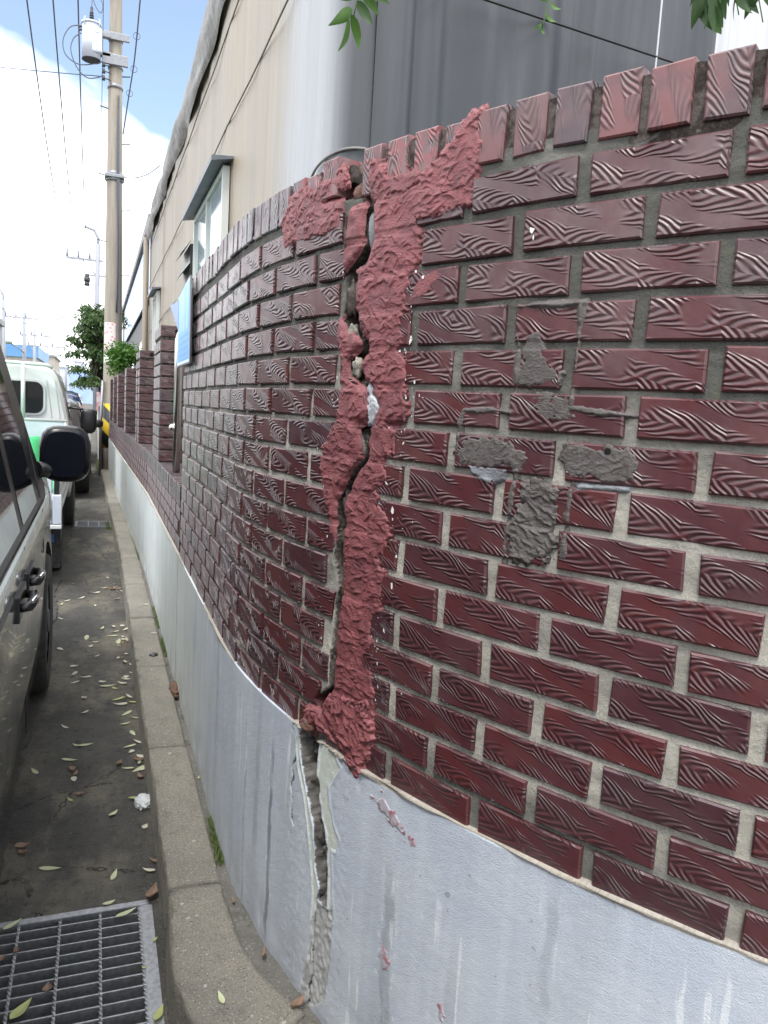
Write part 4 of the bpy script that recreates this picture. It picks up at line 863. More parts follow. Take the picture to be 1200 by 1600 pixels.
for i, p in enumerate(far_pts):
    kd = random.choices(('bone', 'pale', 'green'), (0.62, 0.28, 0.10))[0]
    leaf(*p, 0.003, kd, leaf_label(kd, *p), 'small fallen leaves further along the gutter', random.uniform(0.9, 1.25))
for i, p in enumerate(mid_pts):
    kd = random.choices(('bone', 'pale'), (0.5, 0.5))[0]; leaf(*p, 0.003, kd, leaf_label(kd, *p), 'small fallen leaves in the middle of the gutter', random.uniform(0.75, 1.05))
for p in ((0.135,5.968), (-0.041,5.841), (-0.161,6.131), (0.093,3.008), (-0.076,2.996), (-0.064,2.949), (-0.046,2.793), (0.163,2.882), (0.165, 3.02), (0.11, 5.93), (0.15, 5.91), (0.08, 5.95)):
    leaf(*p, 0.003, 'brown', leaf_label('brown', *p), 'curled brown leaves in the gutter', random.uniform(0.7, 1.0))
for cx, cy, n_ in ((0.15, 5.95, 7), (0.155, 4.63, 8), (0.15, 4.30, 5), (0.14, 3.96, 4)):
    for _ in range(n_): leaf(min(0.178, cx + random.gauss(0, 0.022)), cy + random.gauss(0, 0.06), 0.004 + random.random() * 0.008, random.choice(('bone', 'brown', 'bone')), 'small leaf scrap in a drift against the kerb foot', 'leaf scraps in drifts along the kerb', random.uniform(0.4, 0.9), tilt=0.6)
for x, y, z, kd, v, sc, rz, lab in (
    (-0.120, 2.349, 0.003, 'pale', 2, 0.95, -0.25, 'large pale green leaf lying flat on the dark road before the grate'),
    (0.061, 2.266, 0.003, 'pale', 0, 0.80, 1.25, 'pale yellow leaf lying on the road just beyond the grate'),
    (-0.207, 2.490, 0.004, 'brown', 1, 1.0, 0.1, 'broad brown dead leaf, the upper one of a pair near the van'),
    (-0.205, 2.455, 0.004, 'brown', 1, 0.8, 2.2, 'light brown dead leaf, the lower one of a pair near the van'),
    (-0.077, 2.763, 0.003, 'green', 0, 0.8, 2.0, 'curled yellow-green leaf in the middle of the road'),
    (0.143, 2.716, 0.006, 'green', 0, 1.1, 0.1, 'yellow-green leaf lying against the white crumpled plastic'),
    (0.176, 2.305, 0.004, 'brown', 2, 0.8, 2.4, 'rust brown leaf standing against the kerb foot'),
    (0.160, 2.262, 0.003, 'bone', 1, 1.0, 2.5, 'grey folded leaf lying beside the rust brown leaf at the kerb'),
    (0.163, 2.135, 0.006, 'brown', 0, 1.25, 1.2, 'crisp orange-brown dead leaf at the far corner of the grate'),
    (0.044, 2.126, 0.007, 'pale', 1, 0.75, 0.3, 'pale leaf sliver lying on the far edge of the grate frame'),
    (0.088, 2.071, 0.006, 'pale', 0, 1.0, 0.45, 'pale leaf caught on the far right bars of the grate'),
    (-0.199, 2.098, 0.008, 'pale', 0, 0.85, 0.6, 'pale leaf lying across the left part of the grate frame'),
    (-0.180, 1.989, 0.006, 'brown', 1, 0.62, 1.6, 'small square-ish brown leaf on the grate bars at the left'),
    (-0.215, 1.965, 0.006, 'brown', 1, 0.7, 0.8, 'tan leaf on the grate at the left edge of the picture'),
    (-0.098, 1.829, 0.006, 'brown', 1, 0.80, 1.5, 'triangular brown leaf in the middle of the grate'),
    (-0.152, 1.775, 0.008, 'green', 0, 1.5, 1.0, 'long yellow-green leaf on the near bars of the grate'),
    (0.156, 1.937, 0.008, 'green', 1, 0.5, 0.8, 'tiny yellow-green leaf on the grate frame beside the kerb'),
    (0.125, 1.842, 0.006, 'green', 1, 0.35, 0.2, 'tiny green leaf tip on the right bar of the grate'),
    (0.148, 1.675, 0.010, 'green', 0, 1.05, 1.15, 'yellow-green leaf by the near right corner of the grate'),
    (0.268, 1.550, 0.122, 'pale', 0, 0.62, 1.75, 'single pale yellow leaf on top of the curved kerb stone'),
    (0.264, 2.802, 0.122, 'pale', 1, 0.35, 0.3, 'tiny yellow leaf on the kerb top near a joint'),
    (0.348, 2.62, 0.106, 'green', 1, 0.45, 1.3, 'tiny yellow leaf in the gap between kerb and wall'),
    (0.300, 4.99, 0.124, 'bone', 0, 0.8, 0.1, 'bleached leaf on the kerb top far along the street'),
    (0.31, 4.35, 0.124, 'bone', 1, 0.8, 0.2, 'bleached leaf on the kerb beside the grass tuft'),
    (0.388, 1.675, 0.108, 'brown', 2, 0.75, 1.3, 'curled brown leaf in the gap behind the curved kerb stone'),
    (0.425, 1.485, 0.118, 'brown', 0, 0.95, 0.7, 'brown leaf scraps caught at the broken kerb joint'),
    (0.352, 1.90, 0.106, 'brown', 2, 0.5, 1.6, 'small brown leaf between kerb and wall at a kerb joint')):
    leaf(x, y, z, kd, lab, 'single leaves near the grate and kerb', sc, rz, v)
def blob(name, loc, r, sq, mat, seed, label, cat, sub=4, amp=0.12, fr_=(2, 7)):
    bm = bmesh.new(); bmesh.ops.create_icosphere(bm, subdivisions=sub, radius=1.0); rr = np.random.default_rng(seed); ph = rr.uniform(0, 6, 12); fr = rr.normal(0, fr_[1] * 0.6, (12, 3))
    for v in bm.verts:
        d = sum(abs(math.sin(fr[i] @ np.array(v.co) + ph[i])) for i in range(12)) * amp - 6 * amp; q = v.co * (1 + d); v.co = Vector((q.x * r * sq[0] + loc[0], q.y * r * sq[1] + loc[1], q.z * r * sq[2] + loc[2]))
    return setp(MB().bm(bm).build(name, mat, smooth=True), label, cat)
blob('plastic_scrap', (0.166, 2.672, 0.012), 0.030, (0.85, 1.25, 0.55), simple('crumpled_white_plastic', (0.62, 0.64, 0.66), (0.50, 0.52, 0.55), 60, 0.3, 0.01, 60), 5, 'crumpled white plastic scrap lying against the kerb', 'plastic scrap', 4, 0.10, (2, 9))
blob('dirt_clump', (0.342, 3.47, 0.115), 0.026, (0.7, 2.6, 0.8), simple('rusty_dirt', (0.14, 0.075, 0.045), (0.08, 0.055, 0.04), 50, 0.95, 0.006, 120), 6, 'reddish brown clump of rotted leaves between kerb and wall', 'dirt clump')
blob('pebble', (0.284, 3.981, 0.121), 0.024, (0.9, 1.0, 0.35), M_BLACK, 7, 'dark oval stone lying on the kerb top', 'pebble', 3, 0.02)
def tuft(x, y, z, n, h, label, spread=0.02, along=0.08):
    V, F = [], []
    for _ in range(n):
        bx, by = x + random.gauss(0, spread * 0.5), y + random.uniform(-along, along); a = random.uniform(0, 6.28); hh = h * random.uniform(0.4, 1.0); lean = random.uniform(0.1, 0.8) * hh; w_ = 0.0013
        b = len(V)
        for t in (0, 0.5, 1.0):
            cx, cy, cz = bx + math.cos(a) * lean * t * t, by + math.sin(a) * lean * t * t, z + hh * t * (1 - 0.15 * t); q = w_ * (1 - t * 0.9)
            V += [(cx - math.sin(a) * q, cy + math.cos(a) * q, cz), (cx + math.sin(a) * q, cy - math.cos(a) * q, cz)]
        F += [(b, b + 1, b + 3, b + 2), (b + 2, b + 3, b + 5, b + 4)]
    o = raw('grass_tuft', V, F, M_GRASS); return setp(o, label, 'grass', kind='stuff')
tuft(0.348, 2.20, 0.098, 420, 0.040, 'green grass tuft in the gap between kerb and plinth, nearest one', 0.012, 0.13)
tuft(0.350, 4.15, 0.098, 260, 0.035, 'green grass tuft between kerb and plinth further along', 0.012, 0.16)
tuft(0.350, 4.75, 0.098, 320, 0.04, 'third grass tuft along the foot of the plinth', 0.012, 0.25)
tuft(0.335, 7.0, 0.098, 260, 0.06, 'grass along the foot of the plinth beside the truck', 0.02, 0.5)
tuft(0.13, 8.9, 0.002, 220, 0.07, 'weeds growing at the kerb foot by the far drain grate', 0.03, 0.25)
tuft(0.10, 15.6, 0.0, 420, 0.35, 'weeds growing around the kerb beyond the concrete pole', 0.15, 0.8)

# ---------------------------------------------------------------- tarpaulin warehouse behind the wall
def tarp_material(name, c1, c2, c3, streak=26, rough=0.5, bump=0.0, fade_shade=False):
    k = NT(name); g = k.geo()
    st = k.noise(k.scale(g, (streak, streak, 0.35)), 1.0, 6, 0.62); st2 = k.noise(k.scale(g, (streak * 0.25, streak * 0.25, 0.22)), 1.0, 5, 0.6)
    c = k.mix(k.ramp(st2, 0.36, 0.62), c1, c2); c = k.mix(k.math('MULTIPLY', k.ramp(st, 0.48, 0.72), 0.75), c, c3)
    if fade_shade:      # the beige dye has washed out to bare white sheet near the corner
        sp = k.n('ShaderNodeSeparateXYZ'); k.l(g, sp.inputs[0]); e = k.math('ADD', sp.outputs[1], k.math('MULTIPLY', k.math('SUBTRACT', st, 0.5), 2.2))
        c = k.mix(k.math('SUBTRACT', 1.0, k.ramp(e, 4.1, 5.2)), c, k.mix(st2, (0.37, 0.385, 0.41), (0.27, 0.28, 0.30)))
        c = k.mix(k.ramp(k.math('ADD', sp.outputs[0], k.math('MULTIPLY', k.math('SUBTRACT', st, 0.5), 0.05)), 0.995, 1.12), c, (0.055, 0.060, 0.067))  # rounding shade of the corner painted in, white sheet to dark grey
    n = k.bump(k.noise(k.scale(g, (streak * 0.5, streak * 0.5, 0.5)), 1.0, 4), 0.012 + bump); n = k.bump(k.noise(k.scale(g, (1, 1, 0.25)), 3, 3), 0.02, 0.5, n)
    return k.set(c, rough, 0, 0.45, n)
M_TARP = tarp_material('stained_beige_tarpaulin', (0.275, 0.222, 0.162), (0.235, 0.205, 0.165), (0.34, 0.29, 0.225), fade_shade=True)
M_TARPW = tarp_material('stained_white_tarpaulin', (0.52, 0.53, 0.55), (0.44, 0.45, 0.47), (0.62, 0.63, 0.65), 34)
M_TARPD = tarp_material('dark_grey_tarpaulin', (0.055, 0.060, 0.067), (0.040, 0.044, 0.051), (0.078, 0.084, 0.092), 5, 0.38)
M_TARPG = simple('grey_roof_tarpaulin', (0.23, 0.22, 0.205), (0.15, 0.145, 0.14), 3, 0.55, 0.03, 7)
M_SEAM = simple('seam_rope', (0.20, 0.175, 0.145), rough=0.8)
M_WFRAME = simple('window_frame_white', (0.55, 0.58, 0.56), rough=0.4)
M_PANE = simple('window_glass', (0.30, 0.36, 0.40), rough=0.08, spec=0.7)
M_AWN = simple('awning_sheet_grey', (0.14, 0.16, 0.185), (0.11, 0.125, 0.15), 6, 0.45)
XB, YB, YE, ZR = 1.0, 3.68, 17.3, 4.95
bld = thing('tarp_warehouse', 'beige stained tarpaulin warehouse with grey rolled eave rising behind the brick wall', 'warehouse', (XB, 8.0, 0.1))
# one sheet: long facade, rounded corner, dark yard side
RCN = 0.22
def bpath(t):
    """t < 0 along the facade (away), t > 0 along the yard side"""
    L = RCN * math.pi / 2
    if t < 0: return XB, YB + RCN - t, -1.0, 0.0
    if t < L:
        a = t / RCN; return XB + RCN - RCN * math.cos(a), YB + RCN - RCN * math.sin(a), -math.cos(a), -math.sin(a)
    return XB + RCN + (t - L), YB, 0.0, -1.0
def tarp(name, t0, t1, nt_, z0, z1, nz, mat, seed, amp=0.02, sag=0.0):
    ts = np.linspace(t0, t1, nt_); zs = np.linspace(z0, z1, nz); N = gf(nt_, nz, 3, 7, seed); N2 = gf(nt_, nz, 1.4, 14, seed + 1); V = np.zeros((nt_, nz, 3))
    for i, t in enumerate(ts):
        x, y, nx, ny = bpath(t)
        for j, z in enumerate(zs):
            q = amp * (0.6 * N[i, j] + 0.5 * N2[i, j]); V[i, j] = (x + nx * q, y + ny * q, z)
    return raw(name, V.reshape(-1, 3), grid_faces(nt_, nz), mat, bld, smooth=True)
LC = RCN * math.pi / 2
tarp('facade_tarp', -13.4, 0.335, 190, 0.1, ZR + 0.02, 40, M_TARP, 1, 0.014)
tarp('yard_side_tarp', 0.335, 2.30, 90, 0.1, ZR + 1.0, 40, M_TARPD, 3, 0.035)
tarp('end_sheet', 2.32, 6.0, 60, 0.1, ZR + 1.0, 20, M_TARPW, 4, 0.015)
def seam(pts, r, name='seam', mat=None): MB().tube(pts, r, 6).build(name, mat or M_SEAM, bld)
for z, y0, y1 in ((4.44, 3.9, 17.2), (3.66, 3.95, 17.2), (2.75, 9.3, 17.0)):
    seam([(XB - 0.026, y, z + 0.008 * math.sin(y * 3.1)) for y in np.arange(y0, y1, 0.35)], 0.006)
# yard-side seams and the stay rope
seam([(x, YB - 0.085, 3.42 - 0.05 * (x - 1.5)) for x in np.arange(1.30, 3.3, 0.2)], 0.006, 'seam', M_BLACK)
seam([(1.33, YB - 0.045, z) for z in np.arange(0.5, 5.2, 0.4)], 0.010, 'seam', M_TARPD)
seam([(2.74, YB - 0.085, z) for z in np.arange(1.5, 5.2, 0.4)], 0.005, 'stay_rope', M_TARPW)
seam([(XB + RCN - (RCN + 0.012) * math.cos(a), YB + RCN - (RCN + 0.012) * math.sin(a), 2.56 + 0.10 * math.sin(a * 1.2)) for a in np.linspace(0.0, 1.5, 14)], 0.007, 'hem', M_TARPG)
# rolled grey eave
n, m = 90, 14; V = np.zeros((n, m, 3)); N = gf(n, m, 2.5, 1.5, 6)
for i in range(n):
    y = 5.2 + (YE - 5.2) * i / (n - 1)
    for j in range(m):
        a = j / (m - 1); z = ZR - 0.40 * (1 - a) + 0.10; x = XB - 0.03 - 0.075 * math.sin(math.pi * a) ** 0.7 - 0.012 * N[i, j] - 0.008 * math.sin(y * 1.7 + a * 2)
        V[i, j] = (x + 0.25 * max(0, a - 0.8), y, z + 0.02 * N[i, j] * a)
raw('rolled_eave', V.reshape(-1, 3), grid_faces(n, m), M_TARPG, bld, smooth=True)
n = 24; V = np.zeros((n, 2, 3))
rf = MB(); rf.add([(XB + 0.02, YB + RCN, ZR + 0.1), (XB + 0.02, YE, ZR + 0.1), (XB + 3.6, YE, ZR + 1.3), (XB + 3.6, YB, ZR + 1.3), (XB + 7.2, YE, ZR + 0.1), (XB + 7.2, YB, ZR + 0.1)], [(0, 1, 2, 3), (3, 2, 4, 5)]); rf.build('roof', M_TARPG, bld)
MB().box(XB + 0.01, XB + 7, YE, YE + 0.05, 0.1, ZR + 0.1).build('end_wall', M_TARP, bld)
MB().cyl((XB - 0.07, YE + 0.05, 0.1), (XB - 0.07, YE + 0.05, ZR - 0.2), 0.06, n=10).build('downpipe', M_TARP, bld)
# window with sloped sheet awning and louvre
def window(y0, y1, z0, z1, awn, louvre, name='window'):
    wdw = MB(); t = 0.05
    for a in ((y0, y1, z1 - t, z1), (y0, y1, z0, z0 + t), (y0, y0 + t, z0 + t, z1 - t), (y1 - t, y1, z0 + t, z1 - t), ((y0 + y1) / 2 - 0.02, (y0 + y1) / 2 + 0.02, z0 + t, z1 - t)): wdw.box(XB - 0.075, XB - 0.02, a[0], a[1], a[2], a[3])
    f = wdw.build(name, M_WFRAME, bld)
    MB().box(XB - 0.052, XB - 0.046, y0 + t, (y0 + y1) / 2 - 0.02, z0 + t, z1 - t).build('pane', M_PANE, f)
    MB().box(XB - 0.052, XB - 0.046, (y0 + y1) / 2 + 0.02, y1 - t, z0 + t, z1 - t).build('pane', M_PANE, f)
    a = awn; MB().add([(XB - 0.01, y0 - 0.1, z1 + 0.05), (XB - 0.01, y1 + 0.15, z1 + 0.05), (XB - a, y1 + 0.15, z1 + 0.035), (XB - a, y0 - 0.1, z1 + 0.035), (XB - 0.01, y0 - 0.1, z1 + 0.03), (XB - 0.01, y1 + 0.15, z1 + 0.03), (XB - a, y1 + 0.15, z1 - 0.005), (XB - a, y0 - 0.1, z1 - 0.005)],
                      [(0, 1, 2, 3), (4, 7, 6, 5), (3, 2, 6, 7), (0, 3, 7, 4), (1, 5, 6, 2), (0, 4, 5, 1)]).build('awning', M_AWN, bld)
    if louvre:
        lv = MB().box(XB - 0.10, XB - 0.02, y1 + 0.02, y1 + 0.75, z0 - 0.25, z1 - 0.25).build('louvre_box', M_BLACK, bld)
        for i in range(5):
            z = z0 - 0.2 + i * (z1 - z0) / 4.6; MB().prism([(XB - 0.09, z + 0.13), (XB - 0.19, z), (XB - 0.185, z - 0.008), (XB - 0.09, z + 0.122)], y1 + 0.02, y1 + 0.75, 'y').build('louvre_slat', M_WFRAME, lv)
window(6.54, 8.55, 2.3, 3.31, 0.18, True)
window(13.9, 14.9, 2.2, 3.25, 0.16, False)
# next building with the printed banner
nb_ = thing('banner_building', 'cream building further along with a large pale blue banner on its side', 'building', (1.2, 26, 0.1))
MB().box(1.18, 8.0, 18.2, 42, 0.1, 5.2).build('wall', M_TARP, nb_); MB().box(1.0, 8.2, 18.1, 42.2, 5.2, 5.4).build('roof', M_TARPG, nb_)
for y in (22.0, 27.0, 32.0):
    f = MB().box(1.13, 1.18, y, y + 1.6, 1.8, 3.0).build('window', M_WFRAME, nb_); MB().box(1.12, 1.13, y + 0.1, y + 1.5, 1.9, 2.9).build('pane', M_PANE, f)
def banner_material():
    k = NT('printed_banner'); g = k.geo(); sp = k.n('ShaderNodeSeparateXYZ'); k.l(g, sp.inputs[0])
    v = k.n('ShaderNodeTexVoronoi', feature='F1', distance='CHEBYCHEV'); k.l(k.scale(g, (1, 0.35, 1)), v.inputs['Vector']); v.inputs['Scale'].default_value = 2.6
    c = k.mix(k.ramp(v.outputs['Distance'], 0.16, 0.2), (0.28, 0.36, 0.60), (0.50, 0.60, 0.82)); return k.set(k.mix(k.ramp(k.noise(g, 2, 3), 0.5, 0.56), c, (0.50, 0.60, 0.82)), 0.5)
MB().box(1.08, 1.12, 18.6, 36, 3.75, 5.15).build('banner', banner_material(), nb_)
# ground inside the yard
setp(raw('ground', [(0.40, 1.4, 0.09), (8, 1.4, 0.09), (8, 60, 0.09), (0.46, 60, 0.09)], [(0, 1, 2, 3)], M_GROUND), kind='structure')
# blue notice plate fixed to the end of the tall wall, facing the street
sg = thing('notice_plate', 'faded blue and white notice plate fixed to the far end of the tall brick wall', 'sign', (0.36, 3.35, 1.55))
def notice_material():
    k = NT('notice_print'); uv = k.uv(); sp = k.n('ShaderNodeSeparateXYZ'); k.l(uv, sp.inputs[0]); u, v = sp.outputs[0], sp.outputs[1]
    row = k.math('FRACT', k.math('MULTIPLY', v, 13)); line = k.math('MULTIPLY', k.math('MULTIPLY', k.ramp(row, 0.3, 0.36), k.math('SUBTRACT', 1.0, k.ramp(row, 0.72, 0.78))), k.ramp(k.noise(k.scale(uv, (60, 3, 1)), 1.0, 3), 0.45, 0.52))
    lo = k.math('SUBTRACT', 1.0, k.ramp(v, 0.40, 0.42)); c = k.mix(k.ramp(v, 0.0, 1.0), (0.22, 0.42, 0.78), (0.36, 0.58, 0.90))
    st = k.ramp(k.noise(k.scale(uv, (16, 0.8, 1)), 1.0, 4), 0.48, 0.6); c = k.mix(k.math('MULTIPLY', k.math('MULTIPLY', st, k.ramp(v, 0.4, 0.44)), 0.7), c, (0.60, 0.74, 0.90))
    c = k.mix(k.math('MULTIPLY', k.math('MULTIPLY', line, lo), 0.7), c, (0.16, 0.30, 0.66))
    bd = k.math('MINIMUM', k.math('MINIMUM', u, k.math('SUBTRACT', 1.0, u)), k.math('MINIMUM', v, k.math('SUBTRACT', 1.0, v)))
    return k.set(k.mix(k.math('SUBTRACT', 1.0, k.ramp(bd, 0.03, 0.045)), c, (0.62, 0.74, 0.88)), 0.75, 0, 0.2)
y0, y1, z0, z1 = 3.13, 3.62, 1.575, 1.905; xx = 0.335
raw('printed_face', [(xx, y0, z0), (xx, y1, z0), (xx, y1, z1 - 0.03), (xx, y0 + 0.05, z1)], [(0, 3, 2, 1)], notice_material(), sg, uv=[(1, 0), (0, 0), (0, 0.93), (0.95, 1)])
MB().prism([(y0 - 0.006, z0 - 0.006), (y1 + 0.006, z0 - 0.006), (y1 + 0.006, z1 - 0.024), (y0 + 0.05, z1 + 0.006), (y0 - 0.006, z1 - 0.05)], xx + 0.001, xx + 0.007, 'x').build('backing_plate', M_DARKM, sg)
for y in (3.2, 3.5):
    MB().box(xx + 0.007, 0.357, y, y + 0.02, z0 + 0.1, z0 + 0.13).build('spacer', M_DARKM, sg)
MB().prism([(y1 - 0.02, 1.86), (y1 + 0.42, 1.885), (y1 - 0.02, 1.73)], xx - 0.001, xx + 0.001, 'x').build('torn_corner', simple('deep_blue_print', (0.03, 0.13, 0.33), rough=0.4), sg)

# ---------------------------------------------------------------- vehicles
def loft(name, stations, mat, parent, smooth=True, cutters=()):
    n = len(stations[0]); V = [p for s in stations for p in s]; m = len(stations)
    F = [(i * n + k, i * n + (k + 1) % n, (i + 1) * n + (k + 1) % n, (i + 1) * n + k) for i in range(m - 1) for k in range(n)] + [tuple(range(n)), tuple((m - 1) * n + k for k in range(n))]
    o = raw(name, V, F, mat, parent, smooth=smooth)
    bm = bmesh.new(); bm.from_mesh(o.data); bmesh.ops.recalc_face_normals(bm, faces=bm.faces[:]); bm.to_mesh(o.data); bm.free()
    tmp = []
    for c in cutters:
        co = c.build('wheel_cutter', mat, parent); tmp.append(co); md = o.modifiers.new('cut', 'BOOLEAN'); md.object = co; md.operation = 'DIFFERENCE'; md.solver = 'EXACT'
    if cutters:
        bpy.context.view_layer.update(); ev = o.evaluated_get(bpy.context.evaluated_depsgraph_get()); me = bpy.data.meshes.new_from_object(ev); o.modifiers.clear(); o.data = me
        for t in tmp: bpy.data.objects.remove(t)
    o.data.set_sharp_from_angle(angle=R_(38)); return o
def wheel(parent, xo, y, r, w, side=1, hub=None):
    """outer face at xo (towards +x when side is 1)"""
    xi = xo - side * w; t = MB(); pr = [(xi, r * 0.62), (xi, r * 0.93), (xi + side * 0.03, r), (xo - side * 0.03, r), (xo - side * 0.004, r * 0.94), (xo, r * 0.80), (xo - side * 0.012, r * 0.64)]
    n = 40; V = []
    for k in range(n):
        a = 2 * math.pi * k / n
        for x, q in pr: V.append((x, y + q * math.cos(a), r + q * math.sin(a)))
    m = len(pr); F = [(k * m + j, k * m + j + 1, ((k + 1) % n) * m + j + 1, ((k + 1) % n) * m + j) for k in range(n) for j in range(m - 1)]
    o = t.add(V, F, True).build('wheel', M_RUBBER, parent)
    h = MB(); h.cyl((xo - side * 0.05, y, r), (xo - side * 0.018, y, r), r * 0.64, r * 0.62, 30)
    for k in range(6):
        a = k * math.pi / 3; h.cyl((xo - side * 0.032, y + 0.15 * r * math.cos(a), r + 0.15 * r * math.sin(a)), (xo - side * 0.030, y + 0.60 * r * math.cos(a), r + 0.60 * r * math.sin(a)), r * 0.045, r * 0.055, 6)
    h.cyl((xo - side * 0.03, y, r), (xo - side * 0.004, y, r), r * 0.18, r * 0.15, 16); h.build('rim', hub or M_DARKM, o); return o

van = thing('parked_van', 'taupe metallic van parked along the kerb, cut off by the left picture edge', 'van', (-1.2, 2.2, 0))
XS, XC = -0.215, -1.165
def van_station(y, zt, ins=0.0, tum=0.18, zb=0.235):
    half = [(0.25, zb - 0.02), (0.05, zb), (0.012, zb + 0.06), (0.0, 0.42), (-0.004, 0.60), (0.0, 0.70), (0.006, 0.74), (0.0, 0.80), (0.004, 0.90)]
    half = [(d, min(z, zt - 0.06)) for d, z in half]
    top = zt - 0.10
    for k in range(1, 5):
        z = max(half[-1][1], 0.90 + (top - 0.90) * k / 4) if top > 0.9 else half[-1][1] + 0.01 * k
        half.append((0.004 + tum * max(0, z - 0.90) / 0.85, z))
    d = half[-1][0]; half += [(d + 0.03, zt - 0.045), (d + 0.11, zt - 0.012), (d + 0.30, zt)]
    right = [(XS - d - ins, y, z) for d, z in half]; left = [(2 * XC - x, yy, z) for x, yy, z in right][::-1]; return right + left
vst = [van_station(-0.45, 1.80, 0.05), van_station(-0.35, 1.93), van_station(1.2, 1.95), van_station(2.9, 1.93), van_station(3.30, 1.84), van_station(3.55, 1.62), van_station(3.80, 1.33), van_station(4.02, 1.10), van_station(4.25, 1.03), van_station(4.55, 0.97, 0.02), van_station(4.72, 0.90, 0.07), van_station(4.82, 0.78, 0.15), van_station(4.86, 0.60, 0.22)]
cut = [MB().cyl((XS - 0.36, wy, 0.335), (XS + 0.10, wy, 0.335), 0.385, n=48) for wy in (3.92, 0.72)]
loft('body', vst, M_TAUPE, van, True, cut)
wheel(van, XS + 0.012, 3.92, 0.335, 0.215); wheel(van, XS + 0.012, 0.72, 0.335, 0.215)
for wy in (3.92, 0.72): wheel(van, 2 * XC - XS - 0.012, wy, 0.335, 0.215, -1)
MB().box(2 * XC - XS + 0.3, XS - 0.30, -0.1, 4.6, 0.20, 0.62).build('underbody', M_BLACK, van)
tx = lambda z: XS - 0.004 - 0.18 * max(0, z - 0.90) / 0.85
def side_panel(name, poly, off, mat, th=0.004):
    V = [(tx(z) + off, y, z) for y, z in poly] + [(tx(z) + off - th, y, z) for y, z in poly]; n = len(poly)
    return MB().add(V, [tuple(range(n)), tuple(range(2 * n - 1, n - 1, -1))] + [(i, i + n, (i + 1) % n + n, (i + 1) % n) for i in range(n)]).build(name, mat, van)
side_panel('window_surround', [(0.2, 0.935), (3.95, 0.935), (3.93, 1.03), (3.70, 1.33), (3.42, 1.66), (3.25, 1.75), (0.2, 1.78)], 0.004, M_BLACK)
side_panel('window', [(0.35, 0.975), (2.70, 0.975), (2.70, 1.70), (0.35, 1.72)], 0.0062, M_GLASS)
side_panel('window', [(2.82, 0.975), (3.44, 0.975), (3.42, 1.10), (3.34, 1.35), (3.12, 1.66), (2.82, 1.70)], 0.0062, M_GLASS)
side_panel('belt_moulding', [(0.2, 0.928), (3.95, 0.928), (3.95, 0.944), (0.2, 0.944)], 0.010, M_CHROME)
MB().add([(XS - 0.31, 3.33, 1.82), (2 * XC - XS + 0.31, 3.33, 1.82), (2 * XC - XS + 0.16, 4.00, 1.125), (XS - 0.16, 4.00, 1.125)], [(0, 1, 2, 3)]).build('windscreen', M_GLASS, van)
for y, z0, z1 in ((2.745, 0.27, 0.93), (3.66, 0.72, 0.93), (0.34, 0.30, 0.93)):
    side_panel('door_gap_strip', [(y, z0), (y + 0.006, z0), (y + 0.006, z1), (y, z1)], 0.0052, M_BLACK)  # shade of the door gaps drawn as thin black strips on the panel
side_panel('slide_rail', [(0.3, 0.84), (2.3, 0.84), (2.3, 0.858), (0.3, 0.858)], 0.006, M_BLACK)
for y in (2.44, 2.78):
    x0 = XS + 0.002; m = MB(); m.box(x0 - 0.01, x0 + 0.006, y - 0.015, y + 0.215, 0.742, 0.822, 0.004); hd = m.build('handle_cup', M_BLACK, van)
    MB().tube([(x0 + 0.004, y + 0.005, 0.785), (x0 + 0.030, y + 0.02, 0.787), (x0 + 0.036, y + 0.09, 0.788), (x0 + 0.032, y + 0.16, 0.787), (x0 + 0.004, y + 0.195, 0.785)], [0.013, 0.015, 0.016, 0.015, 0.013], 12).build('door_handle', M_BLACK, van)
    MB().tube([(x0 + 0.036, y + 0.02, 0.799), (x0 + 0.045, y + 0.09, 0.800), (x0 + 0.038, y + 0.16, 0.799)], 0.006, 8).build('handle_trim', M_CHROME, van)
# mirror
def rbox(c, hx, hy, hz, mat, name, parent, p=3.2, n=28, m=12, bulge=0.35):
    V, F = [], []
    for j in range(m + 1):
        v = -1 + 2 * j / m; k = (1 - abs(v) ** 2.6) ** 0.5 * 0.35 + 0.65 if 0 < j < m else 0.62
        if v > 0: k *= 1 - bulge * v * v
        for i in range(n):
            a = 2 * math.pi * i / n; ca, sa = math.cos(a), math.sin(a); r = (abs(ca) ** p + abs(sa) ** p) ** (-1 / p); V.append((c[0] + hx * k * r * ca, c[1] + hy * v, c[2] + hz * k * r * sa))
    F = [(j * n + i, j * n + (i + 1) % n, (j + 1) * n + (i + 1) % n, (j + 1) * n + i) for j in range(m) for i in range(n)] + [tuple(range(n)), tuple(m * n + i for i in range(n))]
    return MB().add(V, F, True).build(name, mat, parent, smooth=True)
mc = (-0.138, 3.90, 1.145); mh = rbox(mc, 0.112, 0.060, 0.132, simple('gloss_black_shell', (0.006, 0.006, 0.009), rough=0.25, spec=0.3), 'mirror_housing', van); mh.data.set_sharp_from_angle(angle=R_(50))
V = []; n = 28
for i in range(n):
    a = 2 * math.pi * i / n; ca, sa = math.cos(a), math.sin(a); r = (abs(ca) ** 3.2 + abs(sa) ** 3.2) ** (-1 / 3.2); V.append((mc[0] + 0.088 * r * ca, mc[1] - 0.0615, mc[2] + 0.105 * r * sa))
raw('mirror_glass', V + [(x, y + 0.004, z) for x, y, z in V], [tuple(range(n))[::-1]] + [(i, (i + 1) % n, (i + 1) % n + n, i + n) for i in range(n)], simple('mirror_dark_glass', (0.003, 0.004, 0.009), rough=0.12, spec=0.12), mh)  # mirror glass in one even near-black
MB().tube([(-0.26, 3.80, 1.075), (-0.215, 3.86, 1.070), (-0.16, 3.90, 1.085)], [0.040, 0.034, 0.030], 12).build('mirror_arm', M_BLACK, van)
